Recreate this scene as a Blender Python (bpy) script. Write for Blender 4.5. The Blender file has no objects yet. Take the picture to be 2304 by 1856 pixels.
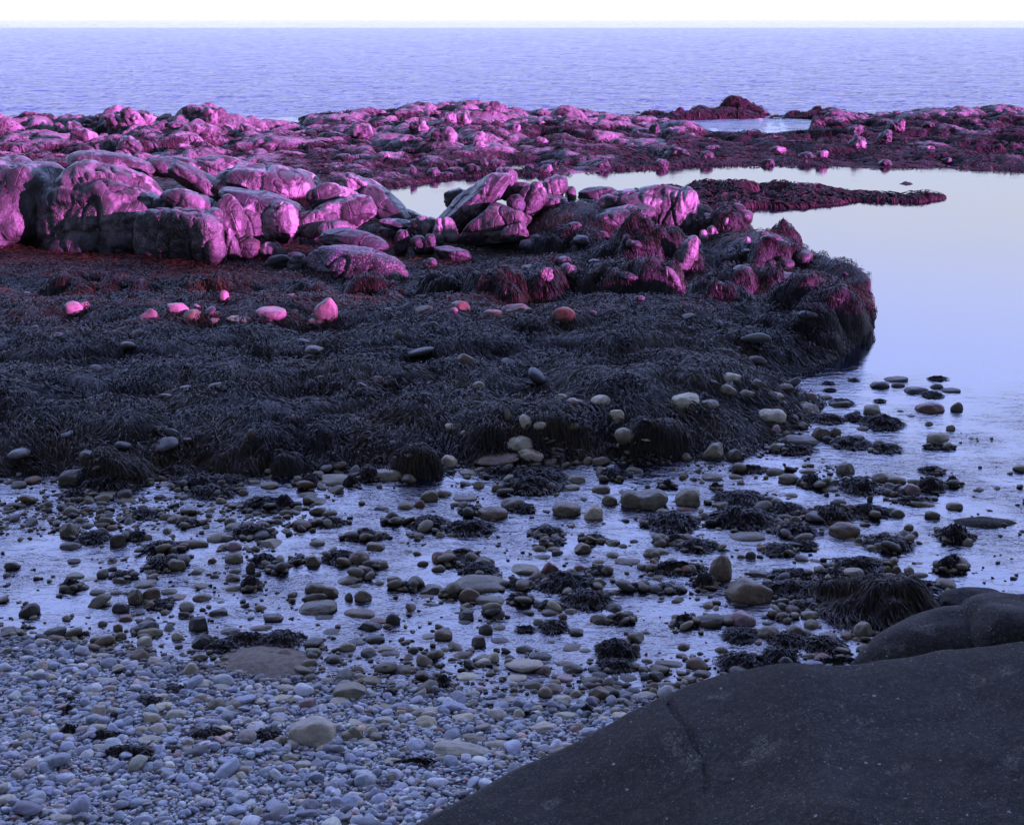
import bpy, math, random
import numpy as np
from mathutils import Vector, Matrix

# ------------------------------------------------------------------ camera
SC = bpy.context.scene
COL = SC.collection
R = math.radians
FPX, CX, CY = 2780.0, 1152.0, 928.0          # focal length and centre in pixels of a 2304 px wide frame
HC = 6.0
PITCH = R(17.66)
cd = bpy.data.cameras.new('camera'); cam = bpy.data.objects.new('camera', cd); COL.objects.link(cam)
cd.sensor_width = 36; cd.lens = 36 * FPX / 2304; cd.clip_start = 0.1; cd.clip_end = 9000
cam.location = (0, 0, HC); cam.rotation_euler = (R(90) - PITCH, 0, 0)
SC.camera = cam

# ------------------------------------------------------------------ sky and sun
SUN_EL, SUN_AZ = R(8.5), R(63)                # azimuth measured from straight behind the camera towards the right
sdir = Vector((math.cos(SUN_EL) * math.sin(SUN_AZ), -math.cos(SUN_EL) * math.cos(SUN_AZ), math.sin(SUN_EL)))
w = bpy.data.worlds.new('World'); SC.world = w; w.use_nodes = True
nt = w.node_tree; nt.nodes.clear()
out = nt.nodes.new('ShaderNodeOutputWorld'); bg = nt.nodes.new('ShaderNodeBackground')
sky = nt.nodes.new('ShaderNodeTexSky'); sky.sky_type = 'NISHITA'; sky.sun_disc = False
sky.sun_elevation = SUN_EL; sky.sun_rotation = math.pi - SUN_AZ
tc = nt.nodes.new('ShaderNodeTexCoord'); sep = nt.nodes.new('ShaderNodeSeparateXYZ')
rmp = nt.nodes.new('ShaderNodeValToRGB')
els = [(0.0, (1.5, 1.5, 1.55)), (0.02, (.80, .93, 1.35)), (0.07, (.80, .93, 1.35)), (0.14, (1.14, 1.21, 1.42)), (0.24, (1.3, 1.56, 2.9)), (0.36, (1.5, 1.95, 4.5)), (0.5, (1.6, 2.15, 4.5)),
       (0.66, (0.80, 0.95, 2.1)), (1.0, (0.50, 0.56, 1.22))]
cr = rmp.color_ramp
while len(cr.elements) < len(els): cr.elements.new(0.5)
for e, (p, c) in zip(cr.elements, els): e.position = p; e.color = (c[0] / 4.5, c[1] / 4.5, c[2] / 4.5, 1)
mul = nt.nodes.new('ShaderNodeVectorMath'); mul.operation = 'SCALE'; mul.inputs['Scale'].default_value = 3
mx = nt.nodes.new('ShaderNodeMix'); mx.data_type = 'RGBA'; mx.inputs[0].default_value = 0.94
mul2 = nt.nodes.new('ShaderNodeVectorMath'); mul2.operation = 'SCALE'; mul2.inputs['Scale'].default_value = 0.04
L = nt.links.new
L(tc.outputs['Generated'], sep.inputs[0]); L(sep.outputs['Z'], rmp.inputs[0]); L(rmp.outputs[0], mul.inputs[0])
dmr = nt.nodes.new('ShaderNodeMapRange'); dmr.interpolation_type = 'SMOOTHSTEP'; L(sep.outputs['Y'], dmr.inputs[0])
for _i, _v in enumerate((-.05, .75, .15 * 4.5 * .33, 4.5 * .33)): dmr.inputs[_i + 1].default_value = _v
L(dmr.outputs[0], mul.inputs['Scale'])
L(sky.outputs[0], mul2.inputs[0]); L(mul2.outputs[0], mx.inputs[6]); L(mul.outputs[0], mx.inputs[7])
L(mx.outputs[2], bg.inputs[0]); bg.inputs[1].default_value = 1.0; L(bg.outputs[0], out.inputs[0])
ld = bpy.data.lights.new('sun', 'SUN'); ld.energy = 5.0; ld.angle = R(0.6); ld.color = (0.97, 0.22, 1.0)
sun = bpy.data.objects.new('sun', ld); COL.objects.link(sun)
sun.rotation_euler = sdir.to_track_quat('Z', 'Y').to_euler()
SC.view_settings.view_transform = 'Standard'; SC.view_settings.look = 'None'
SC.view_settings.exposure = 1.7; SC.view_settings.gamma = 1.0

# ------------------------------------------------------------------ numeric helpers
rng = np.random.default_rng(7)
random.seed(7)
CP, SP = math.cos(PITCH), math.sin(PITCH)
def ray(px, py):
    a = (px - CX) / FPX; b = (CY - py) / FPX
    return np.array([a, CP + b * SP, -SP + b * CP])
def at_z(px, py, z=0.0):
    d = ray(px, py); return np.array([0, 0, HC]) + d * ((z - HC) / d[2])
def at_y(px, py, y):
    d = ray(px, py); return np.array([0, 0, HC]) + d * (y / d[1])
def dpt(x, y): return at_z(x * 1.0691, y * 1.0691)[:2]      # the 2155 px overview
def pxcol(x, y, z=0.0):                                        # column of a world point
    f = y * CP - (z - HC) * SP
    return CX + FPX * x / f

_perm = np.random.default_rng(3).permutation(256).astype(np.int64)
_perm = np.concatenate([_perm, _perm, _perm])
_grad = np.random.default_rng(4).normal(size=(256, 3)); _grad /= np.linalg.norm(_grad, axis=1)[:, None]
def noise(P):
    P = np.asarray(P, float); I = np.floor(P).astype(np.int64); Fr = P - I; I &= 255
    U = Fr * Fr * Fr * (Fr * (Fr * 6 - 15) + 10); res = 0
    for dx in (0, 1):
        for dy in (0, 1):
            for dz in (0, 1):
                h = _perm[_perm[_perm[(I[..., 0] + dx) & 255] + ((I[..., 1] + dy) & 255)] + ((I[..., 2] + dz) & 255)] & 255
                g = _grad[h]
                v = g[..., 0] * (Fr[..., 0] - dx) + g[..., 1] * (Fr[..., 1] - dy) + g[..., 2] * (Fr[..., 2] - dz)
                wt = (U[..., 0] if dx else 1 - U[..., 0]) * (U[..., 1] if dy else 1 - U[..., 1]) * (U[..., 2] if dz else 1 - U[..., 2])
                res = res + v * wt
    return res * 1.5
def fbm(P, oct=4, gain=0.5):
    P = np.asarray(P, float); s = 0; a = 1.0; n = 0
    for i in range(oct):
        s = s + a * noise(P * (2.03 ** i) + i * 17.3); n += a; a *= gain
    return s / n
def n2(x, y, sc, seed=0.0, oct=3, sy=1.0):
    return fbm(np.stack([x * sc, y * sc * sy, np.full_like(x, seed)], -1), oct)
def hash2(ix, iy, k):
    v = np.sin(ix * 127.1 + iy * 311.7 + k * 74.7) * 43758.5453
    return v - np.floor(v)
def boulders(x, y, size, seed=0, steep=1.0, sy=1.0, tilt=0.5, dens=1.0):
    """height of a pile of tilted domes, about 0..1: the upper envelope of one dome in each cell"""
    u = x / size; v = y / size * sy; iu = np.floor(u); iv = np.floor(v)
    best = np.full_like(x, -9.0)
    for dx in (-1, 0, 1):
        for dy in (-1, 0, 1):
            cx = iu + dx; cy = iv + dy
            ox = cx + hash2(cx, cy, seed + 1); oy = cy + hash2(cx, cy, seed + 2)
            h = hash2(cx, cy, seed + 3); r = 0.55 + 0.5 * hash2(cx, cy, seed + 4)
            tx = (hash2(cx, cy, seed + 5) - .5) * tilt; ty = (hash2(cx, cy, seed + 6) - .5) * tilt
            ang = hash2(cx, cy, seed + 7) * 3.14; st = 0.65 + 0.6 * hash2(cx, cy, seed + 8)
            du = u - ox; dv = v - oy
            a = (du * np.cos(ang) + dv * np.sin(ang)) / (r * st); b = (-du * np.sin(ang) + dv * np.cos(ang)) / (r / st)
            q = (np.abs(a) ** 2.6 + np.abs(b) ** 2.6) ** (1 / 2.6)
            d = h * dens + du * tx + dv * ty - steep * np.maximum(q - 0.25, 0) ** 2 * 1.3
            best = np.maximum(best, d)
    return best
def sstep(a, b, x):
    t = np.clip((x - a) / (b - a), 0, 1); return t * t * (3 - 2 * t)
def poly_sd(x, y, poly):
    """signed distance to a polygon, positive inside"""
    P = np.asarray(poly); sh = x.shape; x = x.ravel(); y = y.ravel()
    d = np.full(x.shape, 1e9); ins = np.zeros(x.shape, bool)
    for i in range(len(P)):
        ax, ay = P[i]; bx, by = P[(i + 1) % len(P)]
        ex, ey = bx - ax, by - ay
        t = np.clip(((x - ax) * ex + (y - ay) * ey) / (ex * ex + ey * ey + 1e-12), 0, 1)
        d = np.minimum(d, np.hypot(x - ax - t * ex, y - ay - t * ey))
        c = ((ay > y) != (by > y)) & (x < (bx - ax) * (y - ay) / (by - ay + 1e-12) + ax)
        ins ^= c
    return np.where(ins, d, -d).reshape(sh)

# ------------------------------------------------------------------ mesh helpers
def mk_mesh(name, V, F, mat, attrs=None, smooth=True, colors=None):
    me = bpy.data.meshes.new(name); V = np.asarray(V, np.float32); F = np.asarray(F, np.int32)
    n = F.shape[1]
    me.vertices.add(len(V)); me.vertices.foreach_set('co', V.ravel())
    me.loops.add(F.size); me.loops.foreach_set('vertex_index', F.ravel())
    me.polygons.add(len(F)); me.polygons.foreach_set('loop_start', np.arange(0, F.size, n, dtype=np.int32))
    try: me.polygons.foreach_set('loop_total', np.full(len(F), n, np.int32))
    except Exception: pass
    me.update(calc_edges=True)
    me.polygons.foreach_set('use_smooth', np.full(len(me.polygons), smooth))
    for k, v in (attrs or {}).items():
        a = me.attributes.new(k, 'FLOAT', 'POINT'); a.data.foreach_set('value', np.asarray(v, np.float32).ravel())
    if colors is not None:
        a = me.attributes.new('Col', 'FLOAT_COLOR', 'POINT')
        c = np.ones((len(V), 4), np.float32); c[:, :3] = colors; a.data.foreach_set('color', c.ravel())
    if mat: me.materials.append(mat)
    return me
def link(name, me, parent=None, loc=None):
    o = bpy.data.objects.new(name, me); COL.objects.link(o)
    if parent: o.parent = parent
    if loc is not None: o.location = loc
    return o
def tag(o, label=None, cat=None, group=None, kind=None):
    if label: o['label'] = label
    if cat: o['category'] = cat
    if group: o['group'] = group
    if kind: o['kind'] = kind
    return o
def grid_faces(nr, nc):
    i = np.arange(nr * nc).reshape(nr, nc)
    return np.stack([i[:-1, :-1], i[:-1, 1:], i[1:, 1:], i[1:, :-1]], -1).reshape(-1, 4)

def ico(sub):
    import bmesh
    bm = bmesh.new(); bmesh.ops.create_icosphere(bm, subdivisions=sub, radius=1.0)
    V = np.array([v.co[:] for v in bm.verts]); F = np.array([[v.index for v in f.verts] for f in bm.faces]); bm.free()
    return V / np.linalg.norm(V, axis=1)[:, None], F
ICO = {k: ico(k) for k in (1, 2, 3, 4, 5, 6)}

def rock_shape(seed, sub=4, kind='round', rough=1.0):
    """unit-size stone, roughly within [-1,1]"""
    r_ = np.random.default_rng(seed); D, F = ICO[sub]
    p = {'round': 2.25, 'oval': 2.3, 'block': 3.6, 'angular': 2.6, 'slab': 3.2, 'wedge': 2.6}[kind]
    r = (np.abs(D[:, 0]) ** p + np.abs(D[:, 1]) ** p + np.abs(D[:, 2]) ** p) ** (-1 / p)
    nc = {'round': 8, 'oval': 6, 'block': 9, 'angular': 12, 'slab': 8, 'wedge': 9}[kind]
    lo = {'round': .77, 'oval': .80, 'block': .78, 'angular': .66, 'slab': .78, 'wedge': .66}[kind]
    k = {'round': 16, 'oval': 14, 'block': 22, 'angular': 34, 'slab': 24, 'wedge': 26}[kind]
    inv = [1 / r]
    for _ in range(nc):
        n = r_.normal(size=3); n /= np.linalg.norm(n); o = r_.uniform(lo, 1.0)
        inv.append(np.maximum(D @ n, 0) / o)
    if kind == 'wedge':
        n = np.array([r_.choice([-1, 1]) * .8, -.1, .75]); n /= np.linalg.norm(n); inv.append(np.maximum(D @ n, 0) / .5)
    A = np.stack(inv); m = A.max(0); s = m + np.log(np.exp((A - m) * k).sum(0)) / k      # smooth max
    r = 1 / s
    r = r * (1 + .13 * fbm(D * 1.1 + seed * 3.1, 2) + rough * .035 * fbm(D * 4 + seed, 3))
    if sub >= 5: r = r * (1 + rough * .010 * fbm(D * 14 + seed, 3))
    V = D * r[:, None]
    V /= np.abs(V).max(0)[None, :]
    return V, F

# ------------------------------------------------------------------ material helpers
class MB:
    def __init__(s, name):
        s.m = bpy.data.materials.new(name); s.m.use_nodes = True; s.t = s.m.node_tree; s.t.nodes.clear()
        s.out = s.n('ShaderNodeOutputMaterial'); s.b = s.n('ShaderNodeBsdfPrincipled'); s.l(s.b.outputs[0], s.out.inputs[0])
    def n(s, t, **k):
        x = s.t.nodes.new(t)
        for a, v in k.items(): setattr(x, a, v)
        return x
    def l(s, a, b): s.t.links.new(a, b)
    def set(s, x, i, v):
        if isinstance(v, bpy.types.NodeSocket): s.l(v, x.inputs[i])
        else: x.inputs[i].default_value = v
    def noise(s, vec, scale, detail=4, rough=.55, dist=0.0):
        x = s.n('ShaderNodeTexNoise'); s.l(vec, x.inputs['Vector']); x.inputs['Scale'].default_value = scale
        x.inputs['Detail'].default_value = detail; x.inputs['Roughness'].default_value = rough; x.inputs['Distortion'].default_value = dist
        return x.outputs[0]
    def voro(s, vec, scale, out='Distance', feature='F1'):
        x = s.n('ShaderNodeTexVoronoi', feature=feature); s.l(vec, x.inputs['Vector']); x.inputs['Scale'].default_value = scale
        return x.outputs[out]
    def mapr(s, v, a, b, c=0.0, d=1.0):
        x = s.n('ShaderNodeMapRange'); x.interpolation_type = 'SMOOTHSTEP'; s.l(v, x.inputs[0])
        for i, q in enumerate((a, b, c, d)): s.set(x, i + 1, q)
        return x.outputs[0]
    def mix(s, f, a, b, mode='MIX'):
        x = s.n('ShaderNodeMix', data_type='RGBA', blend_type=mode)
        s.set(x, 0, f); s.set(x, 6, a if isinstance(a, bpy.types.NodeSocket) else (*a, 1)); s.set(x, 7, b if isinstance(b, bpy.types.NodeSocket) else (*b, 1))
        return x.outputs[2]
    def math(s, op, a, b=0.0, clamp=False):
        x = s.n('ShaderNodeMath', operation=op, use_clamp=clamp); s.set(x, 0, a); s.set(x, 1, b); return x.outputs[0]
    def scale(s, vec, v):
        x = s.n('ShaderNodeVectorMath', operation='MULTIPLY'); s.l(vec, x.inputs[0]); s.set(x, 1, v); return x.outputs[0]
    def attr(s, name, o='Fac'):
        x = s.n('ShaderNodeAttribute'); x.attribute_name = name; return x.outputs[o]
    def bump(s, h, st, dist, prev=None):
        x = s.n('ShaderNodeBump'); s.l(h, x.inputs['Height']); s.set(x, 'Strength', st); s.set(x, 'Distance', dist)
        if prev: s.l(prev, x.inputs['Normal'])
        return x.outputs[0]
    def fin(s, col=None, rough=None, nrm=None, **k):
        if col is not None: s.set(s.b, 'Base Color', col if isinstance(col, bpy.types.NodeSocket) else (*col, 1))
        if rough is not None: s.set(s.b, 'Roughness', rough)
        if nrm is not None: s.l(nrm, s.b.inputs['Normal'])
        for a, v in k.items(): s.set(s.b, a.replace('_', ' '), v)
        return s.m

def mat_stone():
    """loose stones: object colour gives the hue, its alpha the amount of barnacles on the lower half"""
    m = MB('stone'); pos = m.n('ShaderNodeNewGeometry').outputs['Position']; oi = m.n('ShaderNodeObjectInfo')
    add = m.n('ShaderNodeVectorMath', operation='ADD'); m.l(pos, add.inputs[0])
    cmb = m.n('ShaderNodeCombineXYZ'); rr = m.math('MULTIPLY', oi.outputs['Random'], 40.0); m.l(rr, cmb.inputs[0]); m.l(rr, cmb.inputs[1]); m.l(cmb.outputs[0], add.inputs[1])
    p = add.outputs[0]
    a = m.noise(p, 9, 5, .65); b = m.noise(p, 45, 4, .7); big = m.noise(p, 3, 3)
    col = m.mix(m.mapr(a, .3, .7), m.mix(1.0, oi.outputs['Color'], (.62, .62, .6), 'MULTIPLY'), m.mix(1.0, oi.outputs['Color'], (1.3, 1.27, 1.2), 'MULTIPLY'))
    col = m.mix(m.mapr(b, .56, .74, 0, .4), col, (.40, .38, .34))
    col = m.mix(m.mapr(b, .44, .28, 0, .55), col, m.mix(1.0, col, (.4, .4, .42), 'MULTIPLY'))
    gen = m.n('ShaderNodeTexCoord').outputs['Generated']; sp = m.n('ShaderNodeSeparateXYZ'); m.l(gen, sp.inputs[0])
    zz = m.math('ADD', sp.outputs['Z'], m.math('MULTIPLY', m.math('SUBTRACT', big, .5), .9))
    band = m.mapr(zz, .88, .55); vo = m.voro(m.scale(p, (1, 1, 1.0)), 62)
    spots = m.math('MULTIPLY', m.mapr(vo, .36, .22), m.math('MULTIPLY', band, oi.outputs['Alpha']))
    spots = m.math('MULTIPLY', spots, m.mapr(m.noise(p, 17, 2), .40, .56), True)
    col = m.mix(spots, col, (.5, .49, .43))
    cr = m.voro(p, 5.5, feature='DISTANCE_TO_EDGE')
    h = m.math('ADD', m.math('MULTIPLY', b, .25), a); h = m.math('ADD', h, m.math('MULTIPLY', spots, .6))
    n = m.bump(h, .55, .02)
    return m.fin(col, m.mapr(a, .3, .7, .38, .62), n, Specular_IOR_Level=.45)

def mat_pebble():
    m = MB('pebble'); pos = m.n('ShaderNodeNewGeometry').outputs['Position']
    a = m.noise(pos, 28, 4, .65); b = m.noise(pos, 110, 3, .6)
    c = m.attr('Col', 'Color')
    col = m.mix(m.mapr(a, .3, .7), m.mix(1.0, c, (.75, .75, .75), 'MULTIPLY'), m.mix(1.0, c, (1.2, 1.2, 1.17), 'MULTIPLY'))
    col = m.mix(m.mapr(b, .6, .75, 0, .35), col, (.5, .49, .46))
    return m.fin(col, .55, m.bump(m.math('ADD', a, m.math('MULTIPLY', b, .4)), .4, .01), Specular_IOR_Level=.4)

def mat_ledge():
    """big outcrop boulders: object colour, creases, lichen and barnacle band"""
    m = MB('ledge_rock'); pos = m.n('ShaderNodeNewGeometry').outputs['Position']; oi = m.n('ShaderNodeObjectInfo')
    a = m.noise(pos, 1.1, 6, .6, .4); b = m.noise(pos, 7, 5, .65); f = m.noise(pos, 34, 4, .7)
    col = m.mix(m.mapr(a, .35, .65), m.mix(1.0, oi.outputs['Color'], (.55, .52, .52), 'MULTIPLY'), m.mix(1.0, oi.outputs['Color'], (1.25, 1.2, 1.18), 'MULTIPLY'))
    col = m.mix(m.mapr(b, .45, .3, 0, .45), col, m.mix(1.0, col, (.5, .47, .45), 'MULTIPLY'))
    # lichen in crusts on upper faces
    lich = m.math('MULTIPLY', m.mapr(m.noise(pos, 1.7, 3, .6), .56, .62), m.mapr(m.noise(pos, 16, 4, .7), .46, .56))
    col = m.mix(m.math('MULTIPLY', lich, .7), col, (.33, .31, .28))
    dk = m.math('MULTIPLY', m.mapr(m.noise(m.scale(pos, (1.5, 1.5, .45)), 1.1, 6, .65), .44, .51), .9)
    col = m.mix(dk, col, (.035, .032, .028))
    sp = m.n('ShaderNodeSeparateXYZ'); m.l(pos, sp.inputs[0])
    zz = m.math('ADD', sp.outputs['Z'], m.math('MULTIPLY', m.math('SUBTRACT', m.noise(pos, 1.2, 3), .5), 1.6))
    band = m.math('MULTIPLY', m.mapr(zz, 1.55, 1.2), m.mapr(zz, .35, .6))
    vo = m.voro(pos, 16); spots = m.math('MULTIPLY', m.math('MULTIPLY', m.mapr(vo, .5, .25), band), oi.outputs['Alpha'])
    col = m.mix(m.math('MULTIPLY', spots, .6), col, (.22, .20, .16))
    # below the weed line the rock is dark and wet
    lowz = m.math('MULTIPLY', m.mapr(zz, .75, .25), .8)
    col = m.mix(lowz, col, (.022, .02, .017))
    crk = m.voro(m.scale(pos, (1, 1, .55)), 1.15, feature='DISTANCE_TO_EDGE')
    wob = m.mapr(crk, 0, .025)
    h = m.math('ADD', m.math('MULTIPLY', a, .9), m.math('ADD', m.math('MULTIPLY', b, .42), m.math('MULTIPLY', f, .12)))
    n = m.bump(h, .7, .16); n = m.bump(wob, .5, .03, n); n = m.bump(spots, .5, .03, n)
    return m.fin(col, m.mapr(b, .3, .7, .30, .58), n, Specular_IOR_Level=.55)

def mat_near():
    m = MB('dark_boulder'); pos = m.n('ShaderNodeNewGeometry').outputs['Position']
    a = m.noise(pos, 1.5, 5, .6); b = m.noise(pos, 22, 6, .9); f = m.noise(pos, 48, 4, .9)
    col = m.mix(m.mapr(a, .3, .7), (.009, .0085, .0068), (.022, .0195, .0145))
    col = m.mix(m.mapr(b, .45, .66), col, (.085, .076, .055))
    col = m.mix(m.mapr(f, .56, .68, 0, .75), col, (.16, .15, .12))
    fm = m.math('MULTIPLY', m.mapr(m.noise(pos, 2.6, 4, .6), .60, .68), m.mapr(m.noise(pos, 42, 5, .8), .46, .56))
    col = m.mix(m.math('MULTIPLY', fm, .5), col, (.26, .24, .18))
    d = m.noise(pos, 17, 2, .4)
    vo = m.voro(pos, 13); sz = m.voro(pos, 13, 'Color')
    s2 = m.n('ShaderNodeSeparateXYZ'); m.l(sz, s2.inputs[0])
    thr = m.mapr(m.math('MULTIPLY', s2.outputs[0], m.mapr(m.noise(pos, 3.1, 3), .3, .6, .6, 1.0)), .62, 1.0, -.05, .16)
    wsp = m.math('LESS_THAN', m.math('ADD', vo, m.math('MULTIPLY', m.math('SUBTRACT', m.noise(pos, 48, 3, .7), .5), .55)), thr)
    col = m.mix(m.math('MULTIPLY', wsp, .8), col, (.42, .43, .40))
    fleck = m.math('MULTIPLY', m.mapr(m.noise(pos, 40, 3, .8), .62, .66), m.mapr(m.noise(pos, 2.2, 2), .4, .55, .35, 1.0))
    col = m.mix(m.math('MULTIPLY', fleck, .7), col, (.36, .36, .33))
    h = m.math('ADD', m.math('MULTIPLY', a, 1.2), m.math('ADD', m.math('MULTIPLY', b, .3), m.math('MULTIPLY', f, .12)))
    return m.fin(col, m.mapr(b, .3, .7, .6, .85), m.bump(h, 1.0, .05), Specular_IOR_Level=.22)

def mat_weed(name, c1, c2, rough=.38):
    m = MB(name); t = m.attr('tint')
    pos = m.n('ShaderNodeNewGeometry').outputs['Position']
    base = m.mix(m.mapr(m.noise(pos, .7, 3), .35, .65), c1, c2)
    col = m.mix(m.mapr(t, 0, 1), m.mix(1.0, base, (.4, .4, .4), 'MULTIPLY'), m.mix(1.0, base, (1.6, 1.5, 1.3), 'MULTIPLY'))
    return m.fin(col, rough, None, Specular_IOR_Level=.25 if rough < .55 else .15)

def mat_shore():
    m = MB('shore_bed'); pos = m.n('ShaderNodeNewGeometry').outputs['Position']; k = m.attr('zone'); g = m.attr('gravel')
    a = m.noise(pos, 6, 5, .65); b = m.noise(pos, 40, 4, .7); vo = m.voro(pos, 22)
    weed = m.mix(m.mapr(a, .3, .7), (.006, .005, .004), (.020, .016, .010))
    bed = m.mix(m.mapr(vo, .1, .6), (.08, .07, .05), (.02, .018, .014))
    col = m.mix(k, bed, weed)
    col = m.mix(g, col, m.mix(m.mapr(b, .3, .7), (.06, .06, .06), (.14, .14, .14)))
    return m.fin(col, .55, m.bump(m.math('ADD', a, m.math('MULTIPLY', b, .5)), .8, .06))

def mat_reef():
    m = MB('reef_rock'); pos = m.n('ShaderNodeNewGeometry').outputs['Position']; wd = m.attr('weed')
    a = m.noise(pos, 1.2, 5, .6); b = m.noise(pos, 5, 6, .7); f = m.noise(pos, 14, 4, .7)
    rock = m.mix(m.mapr(a, .3, .7), (.13, .11, .11), (.40, .36, .35))
    rock = m.mix(m.mapr(b, .5, .35, 0, .8), rock, (.045, .035, .03))
    weed = m.mix(m.mapr(b, .3, .7), (.008, .006, .006), (.062, .042, .042))
    edge = m.math('ADD', wd, m.math('MULTIPLY', m.math('SUBTRACT', b, .5), 1.4))
    col = m.mix(m.mapr(edge, .40, .56), rock, weed)
    h = m.math('ADD', a, m.math('ADD', m.math('MULTIPLY', b, .55), m.math('MULTIPLY', f, .25)))
    return m.fin(col, m.mapr(edge, .4, .6, .6, .8), m.bump(h, 1.0, .34), Specular_IOR_Level=.2)

def mat_water():
    m = MB('sea_water'); pos = m.n('ShaderNodeNewGeometry').outputs['Position']
    st = m.attr('stream'); se = m.attr('open')
    s1 = m.noise(m.scale(pos, (.55, 1.0, 1)), 7.0, 3, .55, .6); s2 = m.noise(m.scale(pos, (.6, 1, 1)), 26, 3, .6)
    hs = m.math('ADD', s1, m.math('MULTIPLY', s2, .28))
    patch = m.mapr(m.noise(pos, .9, 3), .35, .65, .35, 1.0)
    c1 = m.noise(m.scale(pos, (.22, 1.0, 1)), 2.2, 3, .5, .3)
    o1 = m.noise(m.scale(pos, (.4, 1.0, 1)), .8, 6, .75, .4)
    n = m.bump(hs, m.math('MULTIPLY', st, patch), .048)
    n = m.bump(c1, .22, .010, n)
    n = m.bump(o1, se, 1.0, n)
    body = m.mix(se, (.007, .008, .018), (.05, .09, .32))
    return m.fin(body, .04, n, IOR=m.mapr(se, 0, 1, 1.95, 1.38))

def mat_simple(name, c1, c2, sc, rough=.8, bd=.02):
    m = MB(name); pos = m.n('ShaderNodeNewGeometry').outputs['Position']; a = m.noise(pos, sc, 6, .65); v = m.noise(pos, sc * 14, 3, .8)
    col = m.mix(m.mapr(a, .3, .7), c1, c2); col = m.mix(m.mapr(v, .58, .72, 0, .5), col, (c1[0] * .4, c1[1] * .4, c1[2] * .4))
    return m.fin(col, rough, m.bump(m.math('ADD', a, m.math('MULTIPLY', v, .25)), .6, bd))
M_STONE, M_PEB, M_LEDGE, M_NEAR = mat_stone(), mat_pebble(), mat_ledge(), mat_near()
M_WEED = mat_weed('rockweed', (.013, .009, .004), (.044, .031, .009), .52)
M_CLUMP = mat_weed('wrack', (.008, .0055, .003), (.020, .013, .005), .42)
M_RWEED = mat_weed('reef_weed', (.020, .013, .012), (.072, .044, .046), .7)
M_SHORE, M_REEF, M_WATER = mat_shore(), mat_reef(), mat_water()
M_SAND = mat_simple('coarse_sand', (.13, .105, .07), (.24, .20, .14), 16, .85, .03)
M_CASTER = mat_simple('shade_caster_rock', (.10, .09, .08), (.22, .20, .18), .4)
M_FOAM = mat_simple('foam', (.55, .57, .52), (.48, .52, .5), 5, .6, .03)

# ------------------------------------------------------------------ regions used to read the photograph
REG = {'A': (140, 110, .3248), 'B': (800, 110, .3248), 'C': (1460, 110, .3248), 'D': (140, 340, .2784), 'E': (640, 340, .2784),
       'F': (1200, 380, .4455), 'G': (140, 640, .3712), 'H': (840, 640, .3712), 'I': (1460, 820, .3248), 'J': (140, 1080, .3248),
       'K': (780, 1080, .3248), 'L': (1460, 1240, .3248), 'M': (140, 1380, .3248), 'N': (780, 1380, .3248), 'S': (0, 0, 1.0)}
def fr(reg, x, y): a, b, s = REG[reg]; return a + x * s, b + y * s

# ------------------------------------------------------------------ unseen mass right of the viewpoint, added and shaped to shade the beach
def shade_caster():
    ys = np.concatenate([np.linspace(-95, -15, 40), np.linspace(-14, 11, 90)])
    hs = np.interp(ys, [-90, -36, -21, -11, -6.2, -3.2, .6, 4.6, 8.6], [13, 13.5, 12.6, 11.4, 9.6, 7.0, 4.2, 1.6, -.4])
    hs = hs + np.clip(hs / 8, 0, 1) * (.9 * n2(ys, ys * 0, .16, 5.0, 4) + .35 * n2(ys, ys * 0, .9, 9.0, 3))
    prof = [(46, -.05), (47, .35), (48.2, .72), (49.5, .93), (51, 1.0), (58, 1.06), (75, 1.1), (100, .8), (120, -.05)]
    V = []
    for k, (x, h) in enumerate(prof):
        V.append(np.stack([x + 1.0 * n2(ys, ys * 0 + k, .2, k), ys, hs * h - .3], -1))
    V = np.array(V).reshape(-1, 3)
    tag(link('shade_caster', mk_mesh('shade_caster', V, grid_faces(len(prof), len(ys)), M_CASTER)), kind='structure')
shade_caster()

# ------------------------------------------------------------------ shore height
LAND = [dpt(*p) for p in [(-500, 1015), (0, 1005), (135, 1000), (200, 1035), (400, 990), (550, 985), (650, 1003), (760, 983), (900, 975), (1000, 985),
    (1150, 978), (1300, 965), (1450, 968), (1560, 968), (1640, 930), (1700, 895), (1745, 850), (1650, 812), (1700, 790), (1760, 765), (1805, 730),
    (1838, 690), (1850, 655), (1830, 625), (1770, 598), (1680, 570), (1500, 520), (1300, 490), (1000, 478), (880, 470), (820, 440), (770, 400),
    (700, 352), (-700, 352)]]
_gl = np.array([at_z(x * 1.0691, y * 1.0691)[:2] for x, y in [(-300, 1320), (135, 1348), (250, 1372), (450, 1402), (560, 1425), (700, 1432), (900, 1448),
    (1050, 1470), (1150, 1485), (1250, 1478), (1400, 1458), (1550, 1430), (1700, 1400), (2400, 1330)]])
def gravel_y(x): return np.interp(x, _gl[:, 0], _gl[:, 1])

MOUNDS = []   # (cx, cy, rx, ry, ztop, zb, seed, power)
def dome_z(m, x, y):
    cx, cy, rx, ry, zt, zb, sd, pw = m
    u = (x - cx) / rx; v = (y - cy) / ry
    q = (np.abs(u) ** 2.4 + np.abs(v) ** 2.4) ** (1 / 2.4)
    q = q * (1 + .22 * n2(x, y, 1.0 / max(rx, .5), sd, 3))
    return np.where(q < 1.35, zb + (zt - zb) * (1 - np.clip(q, 0, 1.35) ** pw) + (zt - zb) * .26 * n2(x, y, 2.6 / max(rx, .4), sd + 3, 4) + .26 * min(1., rx) * (boulders(x, y, .75, sd, 1.8, 1.0, 1.2) - .4) + .10 * min(1., rx) * (boulders(x, y, .33, sd + 5, 1.8, 1.0, 1.2) - .4), -9)

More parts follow.
